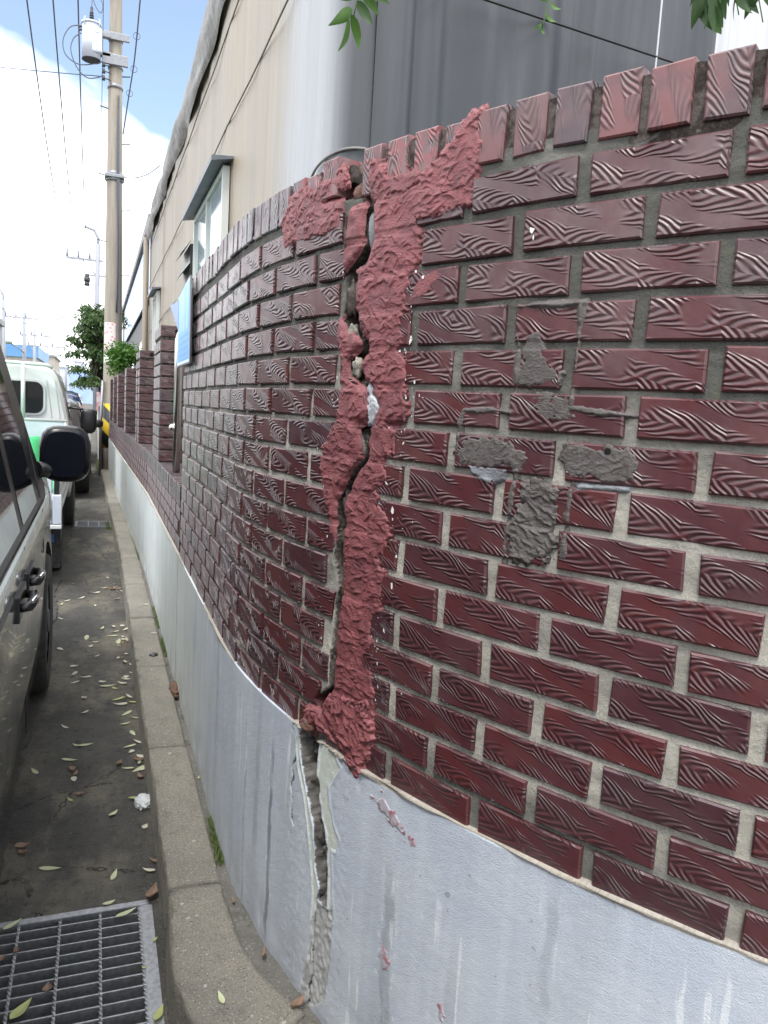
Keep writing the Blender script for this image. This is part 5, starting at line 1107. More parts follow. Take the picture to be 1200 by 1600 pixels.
side_panel('mirror_base', [(3.62, 0.97), (3.93, 0.97), (3.91, 1.04), (3.66, 1.27)], 0.009, M_BLACK)
MB().box(2 * XC - XS + 0.05, XS - 0.12, 4.80, 4.90, 0.28, 0.52, 0.03).build('front_bumper', M_TAUPE, van)
for sx_ in (XS - 0.32, 2 * XC - XS + 0.02): MB().box(sx_, sx_ + 0.28, 4.68, 4.845, 0.62, 0.78, 0.03).build('headlight', M_PANE, van)

# white cab-over truck seen from behind
tk = thing('pickup_truck', 'white flatbed truck with a green net in its bed, parked ahead of the taupe van', 'truck', (-1.1, 7.5, 0))
TX, TXC = -0.238, -1.04
def cab_station(y, zt, zb, ins=0.0):
    half = [(0.12, zb), (0.02, zb + 0.03), (0.0, zb + 0.16), (0.0, 0.85), (0.01, 1.02), (0.035, 1.20), (0.085, 1.45), (0.125, zt - 0.11), (0.165, zt - 0.045), (0.24, zt - 0.010), (0.42, zt + 0.008)]
    r = [(TX - d - ins, y, z) for d, z in half]; return r + [(2 * TXC - x, yy, z) for x, yy, z in r][::-1]
cb = [cab_station(8.22, 1.655, 0.52, 0.03), cab_station(8.25, 1.69, 0.50), cab_station(8.6, 1.71, 0.34), cab_station(9.35, 1.70, 0.34), cab_station(9.70, 1.55, 0.34, 0.01), cab_station(9.98, 1.10, 0.34, 0.02), cab_station(10.05, 0.95, 0.36, 0.06)]
loft('cab', cb, M_WHITE, tk, True, [MB().cyl((TX - 0.3, 9.05, 0.30), (TX + 0.1, 9.05, 0.30), 0.335, n=40)])
def rrect(x0, x1, z0, z1, r, n=6):
    P_ = []
    for cx, cz, a0 in ((x1 - r, z1 - r, 0), (x0 + r, z1 - r, 90), (x0 + r, z0 + r, 180), (x1 - r, z0 + r, 270)):
        P_ += [(cx + r * math.cos(R_(a0 + 90 * k / n)), cz + r * math.sin(R_(a0 + 90 * k / n))) for k in range(n + 1)]
    return P_
f = MB().prism(rrect(2 * TXC + 0.50, -0.470, 1.205, 1.545, 0.09), 8.20, 8.225, 'y').build('rear_window_seal', M_WHITE, tk)
MB().prism(rrect(2 * TXC + 0.52, -0.490, 1.225, 1.525, 0.075), 8.192, 8.2, 'y').build('rear_window', M_GLASS, f)
for x in (-0.345, -0.42): MB().prism([(x, 1.18), (x + 0.006, 1.18), (x - 0.04, 1.55), (x - 0.046, 1.55)], 8.205, 8.222, 'y').build('cab_crease', M_WHITE, tk)
V = [(TX - 0.028 + 0.004, 8.75, 1.17), (TX - 0.028 + 0.004, 9.62, 1.12), (TX - 0.085 + 0.004, 9.50, 1.45), (TX - 0.085 + 0.004, 8.75, 1.50)]
MB().add(V, [(0, 1, 2, 3)]).build('side_window', M_GLASS, tk)
# bed
M_BED = simple('bed_sheet_steel', (0.60, 0.65, 0.72), (0.52, 0.57, 0.65), 5, 0.35, metal=0.15)
MB().box(-1.85, TX - 0.03, 5.98, 8.12, 0.60, 0.66).build('bed_floor', M_BED, tk)
MB().box(TX - 0.055, TX - 0.018, 6.02, 8.06, 0.50, 0.86, 0.006).build('side_gate', M_WHITE, tk)
for z in (0.56, 0.66, 0.77): MB().box(TX - 0.018, TX - 0.004, 6.02, 8.06, z, z + 0.03, 0.004).build('gate_rib', M_WHITE, tk)
MB().box(-1.85, -1.81, 6.02, 8.06, 0.50, 0.86, 0.006).build('side_gate', M_WHITE, tk)
MB().box(-1.80, TX - 0.062, 5.955, 5.99, 0.49, 0.82, 0.006).build('tailgate', M_BED, tk)
MB().box(TX - 0.056, TX + 0.004, 5.950, 6.00, 0.49, 0.70, 0.006).build('corner_post', M_BED, tk)
MB().box(-1.84, TX + 0.006, 5.94, 6.01, 0.455, 0.485, 0.006).build('rear_sill', M_WHITE, tk)
MB().box(TX - 0.048, TX - 0.012, 6.0, 6.03, 0.70, 0.84, 0.004).build('latch', M_BLACK, tk)
# headboard frame behind the cab
MB().box(-1.80, TX - 0.03, 8.03, 8.055, 0.86, 1.155, 0.004).build('headboard_panel', M_BED, tk)
MB().tube([(-1.80, 8.04, 1.165), (TX - 0.03, 8.04, 1.165)], 0.017, 10).build('headboard_rail', M_WHITE, tk)
MB().tube([(-1.70, 8.04, 1.175), (-1.70, 8.10, 1.70), (-0.46, 8.10, 1.688), (-0.40, 8.10, 1.665)], 0.018, 10).build('headboard_frame', M_WHITE, tk)
for x in (-0.655, -1.1): MB().tube([(x, 8.04, 1.165), (x, 8.09, 1.68)], 0.020, 10).build('headboard_post', M_WHITE, tk)
MB().tube([(TX - 0.045, 8.04, 0.86), (TX - 0.045, 8.04, 1.17)], 0.015, 8).build('headboard_post', M_WHITE, tk)
# wheels, flap, mirror
wheel(tk, TX + 0.012, 9.05, 0.295, 0.16); wheel(tk, TX - 0.02, 6.70, 0.285, 0.22)
for y in (9.05, 6.70): wheel(tk, 2 * TXC - TX, y, 0.29, 0.2, -1)
MB().box(TX - 0.17, TX - 0.015, 6.28, 6.30, 0.10, 0.455).build('mud_flap', M_RUBBER, tk)
MB().box(TX - 0.10, TX - 0.06, 6.272, 6.28, 0.30, 0.36).build('flap_sticker', simple('blue_sticker', (0.03, 0.12, 0.40), rough=0.5), tk)
MB().box(-1.75, TX - 0.20, 6.05, 8.3, 0.38, 0.58).build('chassis', M_BLACK, tk)
mm = rbox((-0.090, 9.05 + 0.35, 1.135), 0.088, 0.05, 0.140, M_BLACK, 'mirror_housing', tk)
MB().tube([(-0.31, 9.40, 1.10), (-0.20, 9.43, 0.99), (-0.10, 9.42, 0.995)], 0.014, 8).build('mirror_arm', M_BLACK, tk)
MB().tube([(-0.33, 9.44, 1.28), (-0.22, 9.44, 1.27), (-0.12, 9.43, 1.26)], 0.012, 8).build('mirror_arm', M_BLACK, tk)
# the green net thrown over the load
net = thing('green_net', 'bright green net draped over the load in the truck bed', 'net', (-1.0, 7.2, 0.66))
n, m = 40, 30; V = np.zeros((n, m, 3)); N = gf(n, m, 2.5, 2.5, 9)
for i in range(n):
    for j in range(m):
        u, v = i / (n - 1), j / (m - 1); x = -1.72 + 1.40 * u; y = 6.30 + 1.68 * v; h = 0.30 * (sstep(0, 0.14, min(u, 1 - u))) * sstep(0.0, 0.10, min(v, 1 - v)) + 0.05 * v
        V[i, j] = (x, y, 0.672 + h + 0.018 * N[i, j] * (h > 0.05))
raw('net_sheet', V.reshape(-1, 3), grid_faces(n, m), M_GREEN, net, smooth=True)

# cars further ahead
def car(name, label, x_right, y_rear, L, W, H, mat, hb=0.95):
    c = thing(name, label, 'car', (x_right - W / 2, y_rear + L / 2, 0)); xc = x_right - W / 2; st = []
    def stn(t, zt, ins, zb=0.28):
        y = y_rear + t * L; half = [(0.3, zb - 0.04), (0.05, zb), (0.0, zb + 0.2), (0.0, 0.62), (0.02, min(hb, zt - 0.03)), (0.10 if zt > hb + 0.1 else 0.06, (min(hb, zt) + zt) / 2 if zt > hb + 0.1 else zt - 0.02), (0.17 if zt > hb + 0.1 else 0.12, zt - 0.05 if zt > hb + 0.1 else zt - 0.01), (0.30, zt)]
        r = [(x_right - d - ins, y, z) for d, z in half]; return r + [(2 * xc - x, yy, z) for x, yy, z in r][::-1]
    for a in ((0.0, hb - 0.12, 0.14, 0.34), (0.012, hb, 0.05, 0.3), (0.03, hb + 0.12, 0.02), (0.09, H - 0.08, 0.0), (0.16, H, 0), (0.5, H, 0), (0.60, H - 0.06, 0), (0.73, hb + 0.05, 0), (0.9, hb - 0.06, 0.02), (0.97, hb - 0.15, 0.10), (1.0, 0.62, 0.2)): st.append(stn(*a))
    loft('body', st, mat, c, True, [MB().cyl((x_right - 0.3, y_rear + q * L, 0.32), (x_right + 0.1, y_rear + q * L, 0.32), 0.36, n=36) for q in (0.2, 0.8)])
    yr = y_rear + 0.05 * L
    MB().add([(xc - W * 0.36, y_rear + 0.028 * L, hb + 0.08), (xc + W * 0.36, y_rear + 0.028 * L, hb + 0.08), (xc + W * 0.30, y_rear + 0.082 * L, H - 0.12), (xc - W * 0.30, y_rear + 0.082 * L, H - 0.12)], [(0, 1, 2, 3)]).build('rear_window', M_GLASS, c)
    MB().add([(x_right - 0.035, y_rear + 0.14 * L, hb + 0.04), (x_right - 0.035, y_rear + 0.66 * L, hb + 0.04), (x_right - 0.13, y_rear + 0.56 * L, H - 0.1), (x_right - 0.13, y_rear + 0.18 * L, H - 0.1)], [(0, 1, 2, 3)]).build('side_window', M_GLASS, c)
    for q in (0.2, 0.8): wheel(c, x_right + 0.005, y_rear + q * L, 0.32, 0.2); wheel(c, x_right - W, y_rear + q * L, 0.32, 0.2, -1)
    for sx_ in (x_right - 0.20, x_right - W + 0.02): MB().box(sx_, sx_ + 0.18, y_rear - 0.004, y_rear + 0.10, hb - 0.20, hb - 0.04, 0.02).build('tail_light', M_REDL, c)
    MB().box(x_right - W + 0.03, x_right - 0.03, y_rear - 0.06, y_rear + 0.12, 0.30, 0.55, 0.04).build('rear_bumper', mat, c)
    rbox((x_right + 0.10, y_rear + 0.64 * L, hb + 0.08), 0.10, 0.06, 0.07, M_BLACK, 'mirror_housing', c)
    return c
car('parked_car', 'dark grey car parked ahead of the white truck, mostly hidden by it', -0.10, 11.3, 4.4, 1.78, 1.36, M_DKGREY, 0.88)
car('parked_car', 'dark blue car, the farthest of the parked vehicles', -0.20, 16.6, 4.4, 1.8, 1.50, M_NAVY)

# ---------------------------------------------------------------- near utility pole with transformer
PX, PY = 0.262, 14.8
pole = thing('utility_pole', 'grey-brown concrete utility pole with a transformer and a yellow-black base wrap', 'utility pole', (PX, PY, 0))
def pr(z): return 0.178 - 0.0098 * z
def px(z): return PX - 0.003 * z
MB().tube([(px(z), PY, z) for z in np.linspace(-0.1, 11.5, 14)], [pr(z) for z in np.linspace(-0.1, 11.5, 14)], 24).build('shaft', M_POLE, pole)
def wrap_material():
    k = NT('hazard_stripes'); sp = k.n('ShaderNodeSeparateXYZ'); k.l(k.geo(), sp.inputs[0]); g = k.math('ADD', k.math('MULTIPLY', sp.outputs[0], 1.0), k.math('MULTIPLY', sp.outputs[2], 1.0))
    q = k.math('FRACT', k.math('DIVIDE', g, 0.46)); f = k.ramp(q, 0.495, 0.505); return k.set(k.mix(f, (0.62, 0.42, 0.02), (0.03, 0.03, 0.033)), 0.55)
MB().tube([(PX, PY, 0.52), (PX, PY, 1.30)], [pr(0.5) + 0.008, pr(1.3) + 0.008], 24).build('hazard_wrap', wrap_material(), pole)
def sleeve(z0, z1, mat, a0, a1, extra=0.004, name='sticker'):
    V, n = [], 9
    for z in (z0, z1):
        for i in range(n):
            a = a0 + (a1 - a0) * i / (n - 1); V.append((px(z) + (pr(z) + extra) * math.sin(a), PY - (pr(z) + extra) * math.cos(a), z))
    return raw(name, V, [(i, i + 1, i + 1 + n, i + n) for i in range(n - 1)], mat, pole)
def sticker_material():
    k = NT('faded_pink_sticker'); g = k.geo(); v = k.n('ShaderNodeTexVoronoi', distance='CHEBYCHEV'); k.l(g, v.inputs['Vector']); v.inputs['Scale'].default_value = 16
    return k.set(k.mix(k.ramp(v.outputs['Distance'], 0.22, 0.3), (0.62, 0.26, 0.30), (0.66, 0.60, 0.60)), 0.6)
sleeve(2.25, 2.72, sticker_material(), -1.2, 0.25); sleeve(2.02, 2.16, M_FLECK, -1.2, 0.1)
for z in (7.42, 7.12, 6.98, 6.66, 5.24, 5.15): MB().cyl((px(z), PY, z - 0.035), (px(z), PY, z + 0.035), pr(z) + 0.014, n=24).build('band_clamp', M_GALV, pole)
MB().box(px(7.4) - 0.20, px(7.4) + 0.22, PY - 0.16, PY - 0.12, 7.36, 7.48, 0.01).build('bracket', M_GALV, pole); MB().box(px(7) - 0.22, px(7) + 0.20, PY - 0.17, PY - 0.12, 6.96, 7.13, 0.01).build('bracket', M_GALV, pole)
MB().box(px(5.2) - 0.16, px(5.2) + 0.16, PY - 0.16, PY + 0.16, 5.16, 5.22, 0.01).build('bracket', M_GALV, pole)
for i in range(9):
    z = 3.0 + i * 0.55; sd = 1 if i % 2 else -1
    MB().cyl((px(z) + sd * (pr(z) - 0.02), PY, z), (px(z) + sd * (pr(z) + 0.13), PY - 0.02, z + 0.02), 0.010, n=6).build('step_bolt', M_DARKM, pole)
MB().tube([(px(z) + 0.05 + 0.01 * math.sin(z * 2), PY - pr(z) - 0.012, z) for z in np.arange(2.9, 6.6, 0.3)] + [(px(2.6) + 0.10, PY - pr(2.6) - 0.005, 2.6), (px(2.2) + 0.17, PY - 0.06, 2.1), (PX + 0.175, PY - 0.04, 1.3)], 0.014, 6).build('riser_cable', M_WIRE, pole)
# small side conduit at the base
MB().tube([(PX - 0.20, PY - 0.12, 0.0), (PX - 0.20, PY - 0.12, 1.0), (PX - 0.17, PY - 0.13, 1.7)], 0.028, 10).build('conduit', M_GALV, pole)
# cross-arm above the picture
MB().box(-1.32, 0.45, PY - 0.24, PY - 0.15, 8.38, 8.46).build('cross_arm', M_GALV, pole)
for x in (-1.24, -0.80, -0.38): MB().cyl((x, PY - 0.2, 8.46), (x, PY - 0.2, 8.62), 0.045, 0.03, 10).build('insulator', M_DARKM, pole)
tr = thing('pole_transformer', 'pale grey cylindrical transformer hanging from the near concrete pole', 'transformer', (-0.135, PY - 0.12, 6.98))
tcx, tcy = -0.145, PY - 0.12
MB().tube([(tcx, tcy, 6.985), (tcx, tcy, 7.53)], 0.148, 32).build('tank', M_TRAFO, tr)
MB().tube([(tcx, tcy, 7.52), (tcx, tcy, 7.55), (tcx, tcy, 7.57)], [0.160, 0.160, 0.05], 32).build('lid', M_TRAFO, tr)
MB().tube([(tcx, tcy, 6.975), (tcx, tcy, 6.985)], 0.150, 32).build('base_rim', M_DARKM, tr)
MB().box(tcx + 0.01, tcx + 0.17, tcy - 0.165, tcy - 0.10, 7.06, 7.45, 0.03).build('front_plate', M_TRAFO, tr)
MB().cyl((tcx + 0.09, tcy - 0.17, 7.39), (tcx + 0.09, tcy - 0.155, 7.39), 0.032, n=14).build('gauge', M_TRAFO, tr)
bs = MB()
for k in range(5): bs.cyl((tcx + 0.0, tcy, 7.56 + k * 0.035), (tcx + 0.0, tcy, 7.585 + k * 0.035), 0.048 - 0.004 * k, 0.03, 12)
bs.cyl((tcx, tcy, 7.56), (tcx, tcy, 7.80), 0.024, n=10); bs.build('bushing', M_DARKM, tr)
for z in (7.12, 7.42): MB().box(tcx + 0.12, px(z) - 0.08, tcy - 0.05, tcy + 0.05, z - 0.05, z + 0.03, 0.008).build('hanger', M_GALV, tr)
for dx, dz in ((-0.15, 7.47), (-0.15, 7.42)): MB().cyl((tcx + dx, tcy - 0.02, dz), (tcx + dx - 0.05, tcy - 0.02, dz - 0.02), 0.022, 0.015, 8).build('terminal', M_DARKM, tr)
for sx_ in (-0.10, 0.12): MB().tube([(tcx + sx_, tcy - 0.12, 7.46), (tcx + sx_ * 1.1, tcy - 0.14, 7.55), (tcx + sx_, tcy - 0.1, 7.60)], 0.009, 6).build('lifting_lug', M_TRAFO, tr)
def loop(pts, r=0.009):
    q = [Vector(p) for p in pts]; out = []
    for i in range(len(q) - 1):
        p0, p1, p2, p3 = q[max(i - 1, 0)], q[i], q[i + 1], q[min(i + 2, len(q) - 1)]
        for k in range(8):
            t = k / 8; out.append(0.5 * ((2 * p1) + (p2 - p0) * t + (2 * p0 - 5 * p1 + 4 * p2 - p3) * t * t + (3 * p1 - p0 - 3 * p2 + p3) * t ** 3))
    return MB().tube(out + [q[-1]], r, 6)
loop([(-0.30, PY - 0.14, 7.48), (-0.47, PY - 0.14, 7.42), (-0.58, PY - 0.14, 7.2), (-0.54, PY - 0.14, 6.98), (-0.34, PY - 0.14, 6.87), (-0.08, PY - 0.14, 6.93), (0.10, PY - 0.16, 7.02)]).build('lead_wire', M_WIRE, tr)
loop([(-0.30, PY - 0.15, 7.36), (-0.42, PY - 0.15, 7.25), (-0.46, PY - 0.15, 7.05), (-0.36, PY - 0.15, 6.80), (-0.2, PY - 0.15, 6.68), (-0.02, PY - 0.16, 6.72), (0.03, PY - 0.16, 6.76)]).build('lead_wire', M_WIRE, tr)
loop([(tcx, tcy, 7.8), (tcx + 0.02, tcy, 7.98), (tcx + 0.10, tcy, 8.0), (tcx + 0.17, tcy, 7.88), (tcx + 0.15, tcy, 7.75), (tcx + 0.08, tcy, 7.8), (tcx + 0.02, tcy, 7.95), (tcx - 0.01, tcy, 8.3)], 0.007).build('lead_wire', M_WIRE, tr)
for z in (6.72, 6.83, 6.93):
    b = MB(); b.cyl((0.05, PY - 0.17, z - 0.035), (0.05, PY - 0.17, z + 0.035), 0.030, 0.020, 10); b.cyl((0.05, PY - 0.17, z), (0.17, PY - 0.12, z), 0.009, n=6); b.build('spool_insulator', M_DARKM, pole)
# ---------------------------------------------------------------- overhead wires
def wire(a, b, sag, r, label, n=26):
    a, b = Vector(a), Vector(b); pts = [a.lerp(b, t) - Vector((0, 0, sag * 4 * t * (1 - t))) for t in np.linspace(0, 1, n)]
    o = MB().tube(pts, r, 5).build('overhead_wire', M_WIRE); return setp(o, label, 'wire', 'overhead wires along the street')
for i, (xa, xb) in enumerate(((-1.24, -1.318), (-0.80, -0.902), (-0.38, -0.511))):
    lab = ('leftmost', 'middle', 'rightmost')[i] + ' of the three wires running from the near pole to the next pole'
    wire((xa, PY - 0.2, 8.62), (xb, 40, 8.05), 0.85, 0.015, lab)
wire((0.06, PY - 0.15, 6.75), (-9, 20.2, 8.2), 0.12, 0.008, 'thin wire leaving the near pole to the left edge of the picture')
wire((0.05, PY - 0.17, 10.5), (0.02, 40, 6.6), 0.6, 0.008, 'thin wire dropping close beside the near pole towards the far one')
wire((px(5.2) + 0.10, PY - 0.1, 5.20), (1.02, 15.2, 5.62), 0.10, 0.010, 'short wire from the near pole across to the warehouse eave')
wire((px(5.2) + 0.10, PY - 0.1, 5.15), (1.02, 16.4, 5.30), 0.08, 0.006, 'thinner second wire from the near pole to the warehouse')
wire((-1.3, 40, 5.2), (-6.0, 58, 6.9), 0.8, 0.025, 'thick sagging wire between the far poles across the street')
wire((-0.1, 40, 6.6), (-14, 45, 10.2), 0.7, 0.014, 'faint wire crossing the sky to the left, upper one')
wire((-0.1, 40, 5.9), (-14, 46, 8.2), 0.7, 0.014, 'faint wire crossing the sky to the left, lower one')
# service cable with slack loops going up past the top edge
sc = thing('service_cable', 'dark service cable with small slack loops rising to the right of the near pole', 'cable', (px(5) + 0.13, PY - 0.1, 5.9))
cp = [(px(5.9) + 0.13, PY - 0.1, 5.9), (0.44, 14.3, 6.35), (0.50, 13.6, 6.7), (0.52, 12.6, 7.0), (0.50, 11.0, 7.0), (0.45, 9.4, 6.9)]
loop(cp, 0.011).build('cable', M_WIRE, sc)
for i, (x, y, z) in enumerate(((0.455, 14.25, 6.42), (0.50, 13.75, 6.62), (0.51, 13.1, 6.85), (0.515, 12.2, 7.02), (0.50, 11.3, 7.03))):
    MB().tube([(x + 0.05 * math.cos(a), y, z + 0.05 * math.sin(a)) for a in np.linspace(0, 6.28, 14)], 0.005, 5, False).build('slack_loop', M_WIRE, sc)
# ---------------------------------------------------------------- farther poles
def far_pole(x, y, h, arms, label, r=0.15, lamp=False, mat=None):
    t = thing('utility_pole', label, 'utility pole', (x, y, 0), 'utility poles down the street'); mat = mat or M_FARP
    MB().tube([(x, y, 0), (x, y, h)], [r, r * 0.6], 12).build('shaft', mat, t)
    if lamp: MB().tube([(x, y, h - 0.5), (x, y, h + 0.3), (x - 0.15, y, h + 0.62), (x - 0.6, y, h + 0.75)], 0.07, 8).build('bent_top', mat, t)
    for z, x0, x1 in arms:
        a = MB().box(x + x0, x + x1, y - 0.06, y + 0.06, z - 0.05, z + 0.05).build('cross_arm', mat, t)
        for q in (0.03, 0.33, 0.63): 
            xx = x + x0 + (x1 - x0) * q; MB().cyl((xx, y, z + 0.05), (xx, y, z + 0.36), 0.06, 0.05, 8).build('insulator', mat, a)
        MB().tube([(x + x0 * 0.5, y, z), (x, y, z - 0.75)], 0.03, 6).build('brace', mat, t)
    return t
p2 = far_pole(-0.04, 40, 8.5, ((7.75, -1.38, 0.25),), 'pale far pole with one cross-arm and a bent top, left of the near pole', 0.17, True)
for z, s in ((7.0, 0.10), (6.85, 0.14), (6.65, 0.12)): MB().cyl((-0.5, 40, z - 0.1), (-0.5, 40, z + 0.1), s, n=8).build('switch', M_DARKM, p2)
MB().box(-0.55, 0.3, 39.95, 40.05, 7.02, 7.1).build('cross_arm', M_FARP, p2)
far_pole(-6.1, 60, 7.6, ((6.5, 0.1, 2.2),), 'far pole with a bent top at the left edge of the picture', 0.2, True)
far_pole(-4.95, 62, 7.1, ((5.5, -0.3, 2.0),), 'far pole second from the left edge, above the cream building', 0.17)
far_pole(-4.55, 66, 6.2, ((5.0, -0.5, 2.3),), 'far pole third from the left edge', 0.16)
far_pole(-5.2, 95, 6.6, ((5.6, -0.4, 2.0),), 'distant pole among the hazy buildings at the left', 0.18)
far_pole(-4.2, 120, 7.0, ((6.2, -0.6, 2.4), (5.2, -0.4, 1.6)), 'most distant pole above the blue roofs', 0.2)
for i in range(3): wire((-4.4 + 0.5 * i, 60, 7.0), (-3.2 + 0.6 * i, 120, 6.8), 0.9, 0.02, ('upper', 'middle', 'lower')[i] + ' thin wire strung between the distant poles')
wire((-6.0, 60, 7.0), (-14, 40, 9.6), 0.5, 0.02, 'wire from the leftmost pole out of the left edge')
fx = thing('street_lamp', 'small green-grey street lamp head on an arm among the far poles at the left', 'street lamp', (-4.95, 61.5, 4.6))
MB().tube([(-4.95, 61.8, 4.2), (-5.3, 61.5, 4.55), (-5.9, 61.4, 4.85)], 0.05, 6).build('lamp_arm', M_FARP, fx); rbox((-6.0, 61.3, 4.85), 0.35, 0.2, 0.12, simple('lamp_head', (0.25, 0.32, 0.26), rough=0.5), 'lamp_head', fx)
# ---------------------------------------------------------------- trees and plants
def leaf_cloud(name, pts, L, W, mat, parent, droop=0.6, seed=1):
    r = np.random.default_rng(seed); n = len(pts); az = r.uniform(0, 6.283, n); dz = -droop + r.normal(0, 0.35, n); d = np.stack([np.cos(az), np.sin(az), dz], 1); d /= np.linalg.norm(d, axis=1)[:, None]
    u = r.normal(0, 1, (n, 3)); s = np.cross(d, u); s /= np.linalg.norm(s, axis=1)[:, None]; l = L * r.uniform(0.6, 1.25, n)[:, None]; w_ = W * r.uniform(0.6, 1.2, n)[:, None]; p = np.asarray(pts)
    V = np.stack([p, p + d * l * 0.45 + s * w_ / 2, p + d * l, p + d * l * 0.45 - s * w_ / 2], 1).reshape(-1, 3); F = np.arange(4 * n).reshape(-1, 4)
    return raw(name, V, F, mat, parent)
def tree(name, label, base, h, trunk_r, clumps, L, W, per, mat, group=None, seed=1, droop=0.6):
    t = thing(name, label, 'tree', base, group); r = np.random.default_rng(seed); bx, by, bz = base
    m = MB(); top = np.array([bx, by, bz + h]); m.tube([(bx, by, bz), (bx + 0.04, by, bz + h * 0.5), (bx, by + 0.03, bz + h)], [trunk_r, trunk_r * 0.8, trunk_r * 0.5], 10); pts = []
    for (cx, cy, cz, cr) in clumps:
        m.tube([(bx, by, bz + h * r.uniform(0.5, 0.95)), ((bx + cx) / 2, (by + cy) / 2, (bz + h + cz) / 2 + 0.1), (cx, cy, cz)], [trunk_r * 0.45, trunk_r * 0.3, trunk_r * 0.1], 6)
        k = int(per * cr * cr); nb = 9
        for b in range(nb):       # drooping sprays with gaps between them
            a = r.uniform(0, 6.283); e = r.uniform(-0.5, 0.9); tip = np.array([cx + cr * math.cos(a) * math.cos(e), cy + cr * math.sin(a) * math.cos(e), cz + cr * math.sin(e) * 0.8 - 0.15 * cr]); q = r.uniform(0.15, 1.0, k // nb)[:, None]
            c0 = np.array([cx, cy, cz]); mid = c0 + (tip - c0) * q; mid[:, 2] += 0.35 * cr * (q * (1 - q))[:, 0]; pts.append(mid + r.normal(0, 0.085 * cr, (k // nb, 3)))
    m.build('trunk', M_BARK, t); leaf_cloud('crown', np.concatenate(pts), L, W, mat, t, droop, seed); return t
rr = np.random.default_rng(5); cl = []
for _ in range(52):
    x = rr.uniform(-0.72, 0.62); z = rr.uniform(1.7, 3.75); w_ = 1 - abs(z - 2.6) / 1.5
    if x < -0.08 - 0.72 * w_: continue
    cl.append((x, 22 + rr.uniform(-0.5, 0.6), z, rr.uniform(0.24, 0.40)))
tree('street_tree', 'dark green street tree with drooping leaves behind the near pole', (0.12, 22.1, 0.1), 2.6, 0.09, cl, 0.17, 0.045, 1900, M_TREE, seed=3, droop=0.9)
vn = thing('vine_plant', 'bright green leafy vine clump hanging over the pillars at the near pole', 'plant', (0.42, 13.62, 1.72))
rr = np.random.default_rng(8); pts = []
for _ in range(22):
    c = np.array([0.40 + rr.normal(0, 0.085), 13.55 + rr.normal(0, 0.08), 2.06 + rr.normal(0, 0.13)]); pts.append(c + rr.normal(0, 0.06, (130, 3)))
leaf_cloud('foliage', np.concatenate(pts), 0.060, 0.036, M_VINE, vn, 0.5, 4)
MB().tube([(0.30, 13.70, 1.70), (0.36, 13.60, 1.9), (0.42, 13.55, 2.1)], 0.012, 6).build('stem', M_BARK, vn)
# overhanging tree that grows in the yard, right of the picture
ot = thing('overhanging_tree', 'tree in the yard whose leafy twigs hang into the top of the picture', 'tree', (2.75, 1.45, 0.1))
MB().tube([(2.75, 1.45, 0.1), (2.72, 1.5, 1.5), (2.6, 1.6, 2.6), (2.5, 1.7, 3.4)], [0.09, 0.08, 0.065, 0.05], 12).build('trunk', M_BARK, ot)
MB().tube([(2.6, 1.6, 2.6), (2.1, 1.75, 2.85), (1.6, 1.86, 2.80), (1.1, 1.9, 2.72), (0.62, 1.9, 2.58)], [0.04, 0.03, 0.02, 0.012, 0.006], 8).build('branch', M_BARK, ot)
MB().tube([(2.5, 1.7, 3.4), (1.9, 1.9, 3.5), (1.3, 2.1, 3.4), (0.8, 2.3, 3.2)], [0.04, 0.03, 0.02, 0.008], 8).build('branch', M_BARK, ot)
def green_leaf(L, W, mat):
    return leaf_mesh(L, W, 0.012, 0.12, mat, n=11)
GL = [green_leaf(0.105, 0.034, M_FRESH), green_leaf(0.10, 0.036, M_DKLEAF), green_leaf(0.040, 0.015, M_VINE)]
def hang(base, tip, var, sc=1.0, roll=0.0):
    b, t_ = Vector(base), Vector(tip); d = (t_ - b); o = link_mesh('leaf', GL[var], ot); q = d.to_track_quat('X', 'Z'); mid = (b + t_) / 2 - Vector(OFF[ot.name])
    o.rotation_mode = 'QUATERNION'; o.rotation_quaternion = q @ Matrix.Rotation(roll, 3, 'X').to_quaternion(); o.location = mid; s_ = d.length / (0.105, 0.10, 0.040)[var]; o.scale = (s_, s_ * sc, s_)
def twig(p): MB().tube(p, 0.0018, 5).build('twig', M_VINE, ot)
Y = 1.9
twig([(0.62, Y, 2.58), (0.60, Y, 2.46), (0.572, Y, 2.385), (0.566, Y, 2.355)])
for b, t_, v, rl in (((0.567, 2.352), (0.536, 2.262), 0, 1.2), ((0.568, 2.358), (0.586, 2.272), 0, 1.9), ((0.570, 2.375), (0.506, 2.315), 0, 1.4), ((0.575, 2.390), (0.612, 2.335), 1, 1.7), ((0.580, 2.410), (0.512, 2.375), 0, 1.0), ((0.59, 2.43), (0.650, 2.390), 1, 1.8), ((0.585, 2.42), (0.63, 2.36), 0, 2.2)):
    hang((b[0], Y, b[1]), (t_[0], Y - 0.02, t_[1]), v, 1.0, rl)
twig([(1.12, Y, 2.72), (1.10, Y, 2.55), (1.087, Y, 2.47), (1.080, Y, 2.435)])
for b, t_ in (((1.095, 2.50), (1.125, 2.485)), ((1.088, 2.47), (1.112, 2.452)), ((1.084, 2.45), (1.06, 2.43)), ((1.08, 2.435), (1.085, 2.42)), ((1.1, 2.52), (1.07, 2.50))): hang((b[0], Y, b[1]), (t_[0], Y - 0.01, t_[1]), 2, 1.0, 1.2)
for tx0 in (1.52, 1.60, 1.69, 1.78):
    twig([(tx0 + 0.05, Y + 0.02, 2.82), (tx0, Y, 2.68), (tx0 + 0.01, Y - 0.02, 2.60)])
rr = np.random.default_rng(12)
